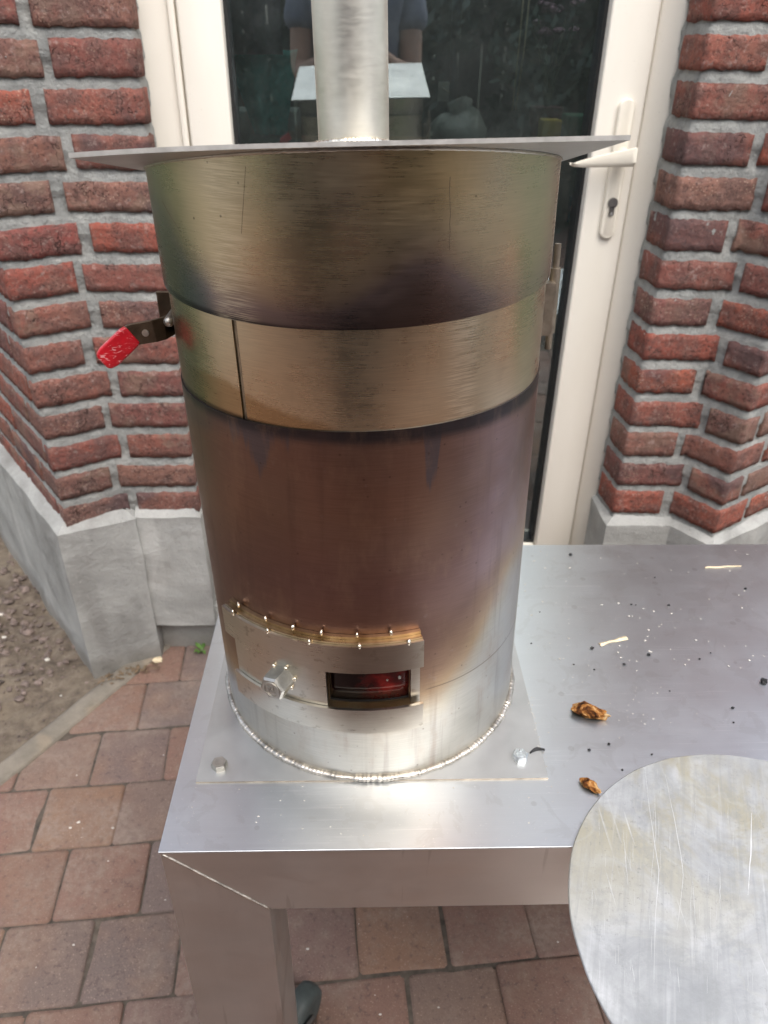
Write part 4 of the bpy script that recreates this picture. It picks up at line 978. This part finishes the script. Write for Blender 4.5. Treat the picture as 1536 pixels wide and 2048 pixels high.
for k in range(40):
    x0_ = rs.uniform(1180, 1520); y = rs.uniform(1580, 1950); px_line([(x0_+rs.uniform(-.6, .6), y+rs.uniform(6, 14)*j) for j in range(5)], .00012)
tag(mk('scratches', g.v, g.f, 'scratch_white', top), kind='stuff')
G().lathe([(.03, -.60), (.03, .0)], 24, (DC.x+.02, DC.y-.03, 0)).mk('pedestal', 'steel_rail', disc, smooth=True, autos=40)
G().lathe([(.12, GZ), (.12, GZ+.012), (.03, GZ+.026)], 32, (DC.x+.02, DC.y-.03, 0)).mk('foot', 'steel_rail', disc, smooth=True, autos=40)
g = G()
for k in range(3):
    a_ = k*2.1+.4; g.tube([(DC.x+.02, DC.y-.03, -.10), (DC.x+.02+.11*math.cos(a_), DC.y-.03+.10*math.sin(a_)-.01, -.002 if math.sin(a_) < .3 else -.03)], .006, 8)
g.mk('brace', 'steel_rail', disc, smooth=True)

# ------------------------------------------------------------------ crumbs and chips on the table
def px(x, y, z=0):
    d = (fwd+r2*((x-768)/1510.86)+u2*((1024-y)/1510.86)); t = (z-CAMP.z)/d.z; return CAMP+d*t
coal = [(1141, 1108, 5), (1272, 1208, 2), (1310, 1153, 2.5), (1491, 1176, 4), (1338, 1209, 4), (1263, 1207, 3), (1298, 1308, 5), (1249, 1327, 4), (1184, 1295, 5), (1148, 1327, 2.5), (1189, 1337, 2.5), (1528, 1362, 9), (1400, 1316, 3), (1179, 1498, 3.5), (1218, 1486, 3.5), (1304, 1507, 2.5), (1466, 1414, 4), (1468, 1443, 2.5), (1080, 1222, 2), (1245, 1538, 2.5), (1422, 1304, 2), (1340, 1380, 1.8), (1063, 1285, 2.5), (1040, 1340, 2)]
for k, (x, y, r) in enumerate(coal):
    p = px(x, y, .002); rr = r*.00034
    o = G().blob((p.x, p.y, rr*.75), (rr*1.35, rr*1.1, rr*.85), k+3, .75, 2).mk('charcoal_crumb', 'charcoal', origin=p)
    if r == 9: tag(o, 'largest black charcoal lump on the steel table top', 'charcoal', 'charcoal crumbs on the table')
    else: tag(o, 'tiny black charcoal crumb lying on the steel table top', 'charcoal', 'charcoal crumbs on the table')
p0, p1 = px(1060, 1503, .005), px(1090, 1497, .005)
o = strip([p0, (p0*2+p1)/3+Vector((0, .003, .001)), (p0+p1*2)/3+Vector((0, .0035, .002)), p1+Vector((0, 0, .001))], [.0015, .0022, .0022, .0012], .0022, None, 'charcoal', 'charcoal_curl') if False else None
g = G()
for k in range(9):
    t = k/8; c = p0.lerp(p1, t)+Vector((0, .0035*math.sin(t*3.1), 0)); wdt = .0022*(.5+math.sin(t*3.1)*.6)
    g.v += [Vector((c.x, c.y-wdt, BT+.0003)), Vector((c.x, c.y, BT+.0022)), Vector((c.x, c.y+wdt, BT+.0003))]
for k in range(8): g.f += [(k*3, k*3+1, k*3+4, k*3+3), (k*3+1, k*3+2, k*3+5, k*3+4), (k*3+2, k*3, k*3+3, k*3+5)]
tag(g.mk('charcoal_flake', 'charcoal', origin=p0), 'curled black charcoal flake beside the zinc bolt of the base plate', 'charcoal')
def chip(name, ctr, L_, W_, H_, ang, mat, label, seed, amp=.45):
    bm = bmesh.new(); bmesh.ops.create_icosphere(bm, subdivisions=3, radius=1); ca, sa = math.cos(ang), math.sin(ang); vs_ = []
    for v in bm.verts:
        s_ = Vector((seed, seed*2, 0)); k = 1+amp*noise.noise(v.co*1.3+s_)+.25*noise.noise(v.co*3.5+s_)
        x, y, z = v.co.x*L_*k, v.co.y*W_*k*(1-.45*v.co.x)+.25*W_*noise.noise(Vector((v.co.x*2, seed, 0))), v.co.z*H_*k
        vs_.append((ctr.x+ca*x-sa*y, ctr.y+sa*x+ca*y, max(.0003, H_*.75+z+.4*H_*noise.noise(Vector((v.co.x*2.5, seed, 3))))))
    bm.verts.index_update(); fs = [[v.index for v in f.verts] for f in bm.faces]; bm.free()
    o = mk(name, vs_, fs, mat, origin=ctr, smooth=True, autos=30); return tag(o, label, 'wood chip')
chip('wood_chip', px(1180, 1430), .0185, .0085, .0065, -.35, 'burnt', 'large half charred wood chip on the table beside the stove', 2.0)
chip('wood_chip', px(1181, 1576), .011, .005, .0042, -.8, 'burnt', 'small browned wood chip by the rim of the round disc', 5.3)
def splinter(a, b, wd, label, seed, thick=.0015):
    A, B = px(*a), px(*b); g = G(); n = 8; d = (B-A).normalized(); s_ = Vector((-d.y, d.x, 0))
    for k in range(n+1):
        t = k/n; c = A.lerp(B, t)+s_*.0015*noise.noise(Vector((t*4, seed, 0))); w_ = wd*(.45+.7*abs(math.sin(t*2.4+seed)))
        g.v += [c+s_*w_+Vector((0, 0, .0004)), c+Vector((0, 0, thick+.0006)), c-s_*w_+Vector((0, 0, .0004))]
    for k in range(n): g.f += [(k*3, k*3+1, k*3+4, k*3+3), (k*3+1, k*3+2, k*3+5, k*3+4), (k*3+2, k*3, k*3+3, k*3+5)]
    g.f += [(0, 1, 2), (n*3+2, n*3+1, n*3)]
    tag(g.mk('wood_splinter', 'pale_wood', origin=A, smooth=True, autos=30), label, 'wood splinter')
splinter((1410, 1136), (1482, 1133), .0014, 'thin straight pale wood splinter near the back edge of the table', 1.0)
splinter((1199, 1290), (1253, 1276), .0032, 'short bent pale wood splinter in the middle of the table top', 2.2)
g = G(); rs = random.Random(11)
for k in range(420):
    if k < 130: x, y = rs.uniform(1045, 1530), rs.uniform(1095, 1340)
    elif k < 250: x, y = rs.gauss(1220, 60), rs.gauss(1400, 45)
    elif k < 330: t = rs.random(); x, y = 1052+t*38+rs.gauss(0, 4), 1360+t*175+rs.gauss(0, 4)
    else: x, y = rs.uniform(330, 1180), rs.uniform(1570, 1690)
    p = px(x, y, .0005); r = rs.choice((.0003, .0004, .0005, .0007, .0011))*(1 if k < 130 else .6)
    if p.x < TL+.004 or p.y < TF+.004 or (p.xy-Vector((0, 0))).length < R+.006 or (p.xy-DC.xy).length < DR: continue
    onp = -.1733 < p.x < .1755 and -.1637 < p.y < .172
    g.blob((p.x, p.y, (BT if onp else 0)+r*.35), (r*rs.uniform(1, 1.9), r, r*.5), k, .4, 1)
tag(g.mk('white_flecks', 'white_chip'), 'fine white ash flecks dusted over the steel table top', 'ash flecks', kind='stuff')

# ------------------------------------------------------------------ garden behind the photographer
def leafy(name, x, y, h, wd, trunk, mat, label, seed, n=5000, cat='tree', lsz=.05, z0=.0, grp=None):
    rr = random.Random(seed); t = empty(name, (x, y, GZ-.05), label, cat, grp); g = G()
    zb = GZ-.05; g.tube([(x, y, zb), (x+.03, y, zb+h*.3), (x-.02, y+.02, zb+h*.65)], [trunk, trunk*.7, trunk*.25], 9)
    for k in range(6):
        a_ = k*1.05+seed; zz = zb+h*(.25+.07*k); g.tube([(x, y, zz), (x+math.cos(a_)*wd*.35, y+math.sin(a_)*wd*.35, zz+h*.14), (x+math.cos(a_)*wd*.6, y+math.sin(a_)*wd*.6, zz+h*.2)], [trunk*.4, trunk*.25, trunk*.08], 6)
    g.mk('trunk', 'bark', t, smooth=True); g = G()
    cl = [(Vector((rr.gauss(0, .36)*wd, rr.gauss(0, .36)*wd, zb+h*(z0+(1-z0)*rr.random()**.8)-zb)), rr.uniform(.14, .30)*wd) for k in range(46)]
    for k in range(n):
        c, r = cl[rr.randrange(len(cl))]; d = Vector((rr.gauss(0, 1), rr.gauss(0, 1), rr.gauss(0, 1))).normalized()*r*rr.random()**.4
        p = Vector((x, y, zb))+c+d
        if p.z < GZ: p.z = GZ+rr.random()*.2
        u_ = Vector((rr.gauss(0, 1), rr.gauss(0, 1), rr.gauss(0, 1))).normalized(); v_ = u_.orthogonal().normalized(); s_ = lsz*rr.uniform(.6, 1.3)
        g.add([p-u_*s_, p+v_*s_*.45, p+u_*s_, p-v_*s_*.45], [(0, 1, 2, 3)])
    me = g.mk('crown', mat, t)
leafy('garden_shrub', -.9, -3.9, 2.6, .9, .05, 'leaf_dark', 'dark evergreen shrub by the terrace edge', 1, 6000, 'shrub')
leafy('garden_shrub', .35, -4.3, 2.9, 1.0, .05, 'leaf_dark', 'tall dark leafy shrub standing straight across from the door', 2, 7000, 'shrub')
leafy('garden_shrub', 1.5, -3.9, 2.4, .9, .05, 'leaf_mid', 'mid green shrub with loose twigs by the terrace', 3, 6000, 'shrub')
leafy('garden_shrub', 2.7, -4.3, 2.7, 1.0, .05, 'leaf_dark', 'dark rounded shrub beyond the terrace corner', 4, 6000, 'shrub')
leafy('garden_tree', -2.4, -4.6, 4.2, 1.4, .10, 'leaf_mid', 'broad green garden tree behind the terrace', 5, 8000, 'tree', .07, .25)
leafy('garden_tree', 1.0, -6.5, 5.0, 1.7, .12, 'leaf_light', 'tall light green tree at the end of the garden', 6, 8000, 'tree', .08, .25)

tag(G().box((-3.0, -1.3, GZ-.05), (-2.8, .15, 1.35), .01).mk('reflector_wall', 'white_render'), 'added pale rendered wall on the lever side, giving the drum bright streaks', 'garden wall')  # unseen, added as a bright surface for the steel to reflect
tag(G().box((3.0, -2.4, GZ-.05), (3.2, -.2, 1.35), .01).mk('reflector_wall', 'white_render'), 'added long pale rendered wall on the handle side, giving the drum bright streaks', 'garden wall')  # added out of view too, for bright streaks on the other side
fence = empty('sky_block_fence', (.5, -5.2, GZ-.05), 'added dark board fence blocking the sky gap behind the shrubs', 'fence')  # unseen fence added to keep bright sky out of the pane's reflection
for k in range(56): G().box((-5+k*.2, -5.22, GZ-.05), (-5+k*.2+.193, -5.20, 1.75+.01*math.sin(k*2.3))).mk('board', 'fence_wood', fence)
for k in range(6): G().box((-5+k*2.2, -5.32, GZ-.05), (-5+k*2.2+.09, -5.225, 1.80)).mk('post', 'fence_wood', fence)
# ------------------------------------------------------------------ the photographer, mirrored in the pane
def skin_mesh(name, pts, edges, radii, mat, parent=None, sub=2, origin=None):
    me = bpy.data.meshes.new(name); me.from_pydata([tuple(p) for p in pts], edges, []); o = bpy.data.objects.new(name, me); COL.objects.link(o)
    md = o.modifiers.new('skin', 'SKIN'); md.use_smooth_shade = True; sv = me.skin_vertices[0].data
    for i, r in enumerate(radii): sv[i].radius = r if isinstance(r, tuple) else (r, r)
    sv[0].use_root = True; o.modifiers.new('sub', 'SUBSURF').levels = sub; o.modifiers['sub'].render_levels = sub
    dg = bpy.context.evaluated_depsgraph_get(); ev = o.evaluated_get(dg); m2 = bpy.data.meshes.new_from_object(ev)
    vv = [v.co.copy() for v in m2.vertices]; ff = [tuple(p_.vertices) for p_ in m2.polygons]
    bpy.data.objects.remove(o); bpy.data.meshes.remove(me)
    return vv, ff
PX, PY = -.033, -.97
per = empty('person', (PX, PY, GZ), 'person in grey T-shirt and dark shorts holding up a phone', 'person')
B = lambda x, y, z: (PX+x, PY+y, GZ+z)
pts = [B(0, 0, .95), B(0, 0, 1.08), B(0, 0, 1.25), B(0, -.01, 1.40), B(0, -.01, 1.50), B(0, .02, 1.57), B(0, .035, 1.66), B(0, .03, 1.72)]
rad = [(.155, .115), (.145, .105), (.160, .115), (.150, .10), .062, .068, (.082, .10), (.07, .085)]
edges = [(i, i+1) for i in range(7)]
def addc(root, chain):
    prev = root
    for p, r in chain: pts.append(p); rad.append(r); edges.append((prev, len(pts)-1)); prev = len(pts)-1
    return prev
for s_ in (-1, 1):
    addc(3, [(B(.165*s_, -.01, 1.435), .062), (B(.19*s_, .0, 1.33), .052), (B(.200*s_, .045, 1.14), .043), (B(.135*s_, .15, 1.165), .036), (B(.082*s_, .245, 1.205), .028), (B(.066*s_, .272, 1.215), .026)])
    addc(0, [(B(.095*s_, .0, .86), .092), (B(.105*s_, .01, .50), .056), (B(.105*s_, -.01, .30), .055), (B(.105*s_, -.015, .09), .037), (B(.115*s_, .10, .04), .032), (B(.12*s_, .16, .03), .025)])
vv, ff = skin_mesh('body', pts, edges, rad, 'skin')
# fingers curled round the phone, joined to the body mesh
phc = Vector((CAMP.x, CAMP.y-.011, CAMP.z-.055))
tilt = Matrix.Rotation(-.12, 3, 'X')
body_g = G().add(vv, ff)
for s_ in (-1, 1):
    hb = Vector(B(.066*s_, .272, 1.215))
    for k, (dz, ln) in enumerate(((.022, .9), (.007, 1.0), (-.008, .95), (-.022, .8))):
        kn = Vector((phc.x+s_*.048, phc.y-.012, phc.z+dz)); mid = Vector((phc.x+s_*.046, phc.y+.004, phc.z+dz)); tip = Vector((phc.x+s_*(.046-.018*ln), phc.y+.0075, phc.z+dz))
        body_g.tube([hb, (hb+kn)/2+Vector((s_*.006, 0, 0)), kn, mid, tip], [.011, .0095, .0088, .0080, .0062], 8)
    th = [hb, Vector((phc.x+s_*.045, phc.y-.022, phc.z+.014)), Vector((phc.x+s_*.028, phc.y-.018, phc.z+.030))]
    body_g.tube(th, [.012, .0105, .008], 8)
body = body_g.mk('body', 'skin', per, smooth=True)
# face
hc = Vector(B(0, .035, 1.66))
g = G().blob(hc+Vector((0, .105, -.01)), (.012, .018, .022), 1, .1, 2); g.blob(hc+Vector((.086, .0, -.005)), (.012, .022, .032), 2, .1, 2); g.blob(hc+Vector((-.086, .0, -.005)), (.012, .022, .032), 3, .1, 2); g.mk('nose_and_ears', 'skin', body, smooth=True)
for s_ in (-1, 1):
    e = G().blob(hc+Vector((.032*s_, .086, .012)), (.012, .010, .009), 1, 0, 2).mk('eye', 'eye_white', body, smooth=True)
    G().blob(hc+Vector((.032*s_, .0945, .012)), (.0055, .003, .0055), 1, 0, 2).mk('iris', 'iris', body, smooth=True)
G().blob(hc+Vector((0, .088, -.045)), (.024, .012, .007), 1, .1, 2).mk('mouth', 'lip', body, smooth=True)
G().blob(hc+Vector((0, -.018, .045)), (.094, .105, .085), 6, .15, 3).mk('hair', 'hair', per, smooth=True)
# T-shirt: torso and short sleeves a little larger than the body
tp = [B(0, 0, .97), B(0, 0, 1.10), B(0, 0, 1.25), B(0, -.01, 1.40), B(0, -.01, 1.475)]; trr = [(.172, .132), (.163, .124), (.176, .130), (.165, .118), .088]; te = [(0, 1), (1, 2), (2, 3), (3, 4)]
for s_ in (-1, 1):
    b_ = len(tp); tp += [B(.168*s_, -.01, 1.432), B(.192*s_, .002, 1.34), B(.199*s_, .020, 1.262)]; trr += [.076, .072, .074]; te += [(3, b_), (b_, b_+1), (b_+1, b_+2)]
mk('t_shirt', *skin_mesh('t', tp, te, trr, 'tshirt'), 'tshirt', per, smooth=True)
sp2 = [B(0, 0, .96), B(0, 0, 1.02)]; sr = [(.165, .125), (.165, .127)]; se = [(0, 1)]
for s_ in (-1, 1):
    b_ = len(sp2); sp2 += [B(.098*s_, 0, .84), B(.11*s_, .005, .66), B(.112*s_, .008, .55)]; sr += [.108, .096, .098]; se += [(0, b_), (b_, b_+1), (b_+1, b_+2)]
mk('shorts', *skin_mesh('s', sp2, se, sr, 'shorts'), 'shorts', per, smooth=True)
for s_ in (-1, 1):
    c = Vector(B(.114*s_, .06, .0)); g = G()
    vv, ff = skin_mesh('shoe', [c+Vector((0, -.09, .045)), c+Vector((0, 0, .048)), c+Vector((.004*s_, .09, .040)), c+Vector((.006*s_, .14, .034))], [(0, 1), (1, 2), (2, 3)], [.042, .047, .042, .032], 'shoe')
    mk('shoe', [(v.x, v.y, max(v.z, GZ)) for v in vv], ff, 'shoe', per, smooth=True)
ph = G().box((-.036, -.004, -.074), (.036, .004, .074), .003); pv = [tilt @ v+phc for v in ph.v]
tag(mk('phone', pv, ph.f, 'phone', origin=phc), 'black mobile phone held in both hands by the person', 'phone')
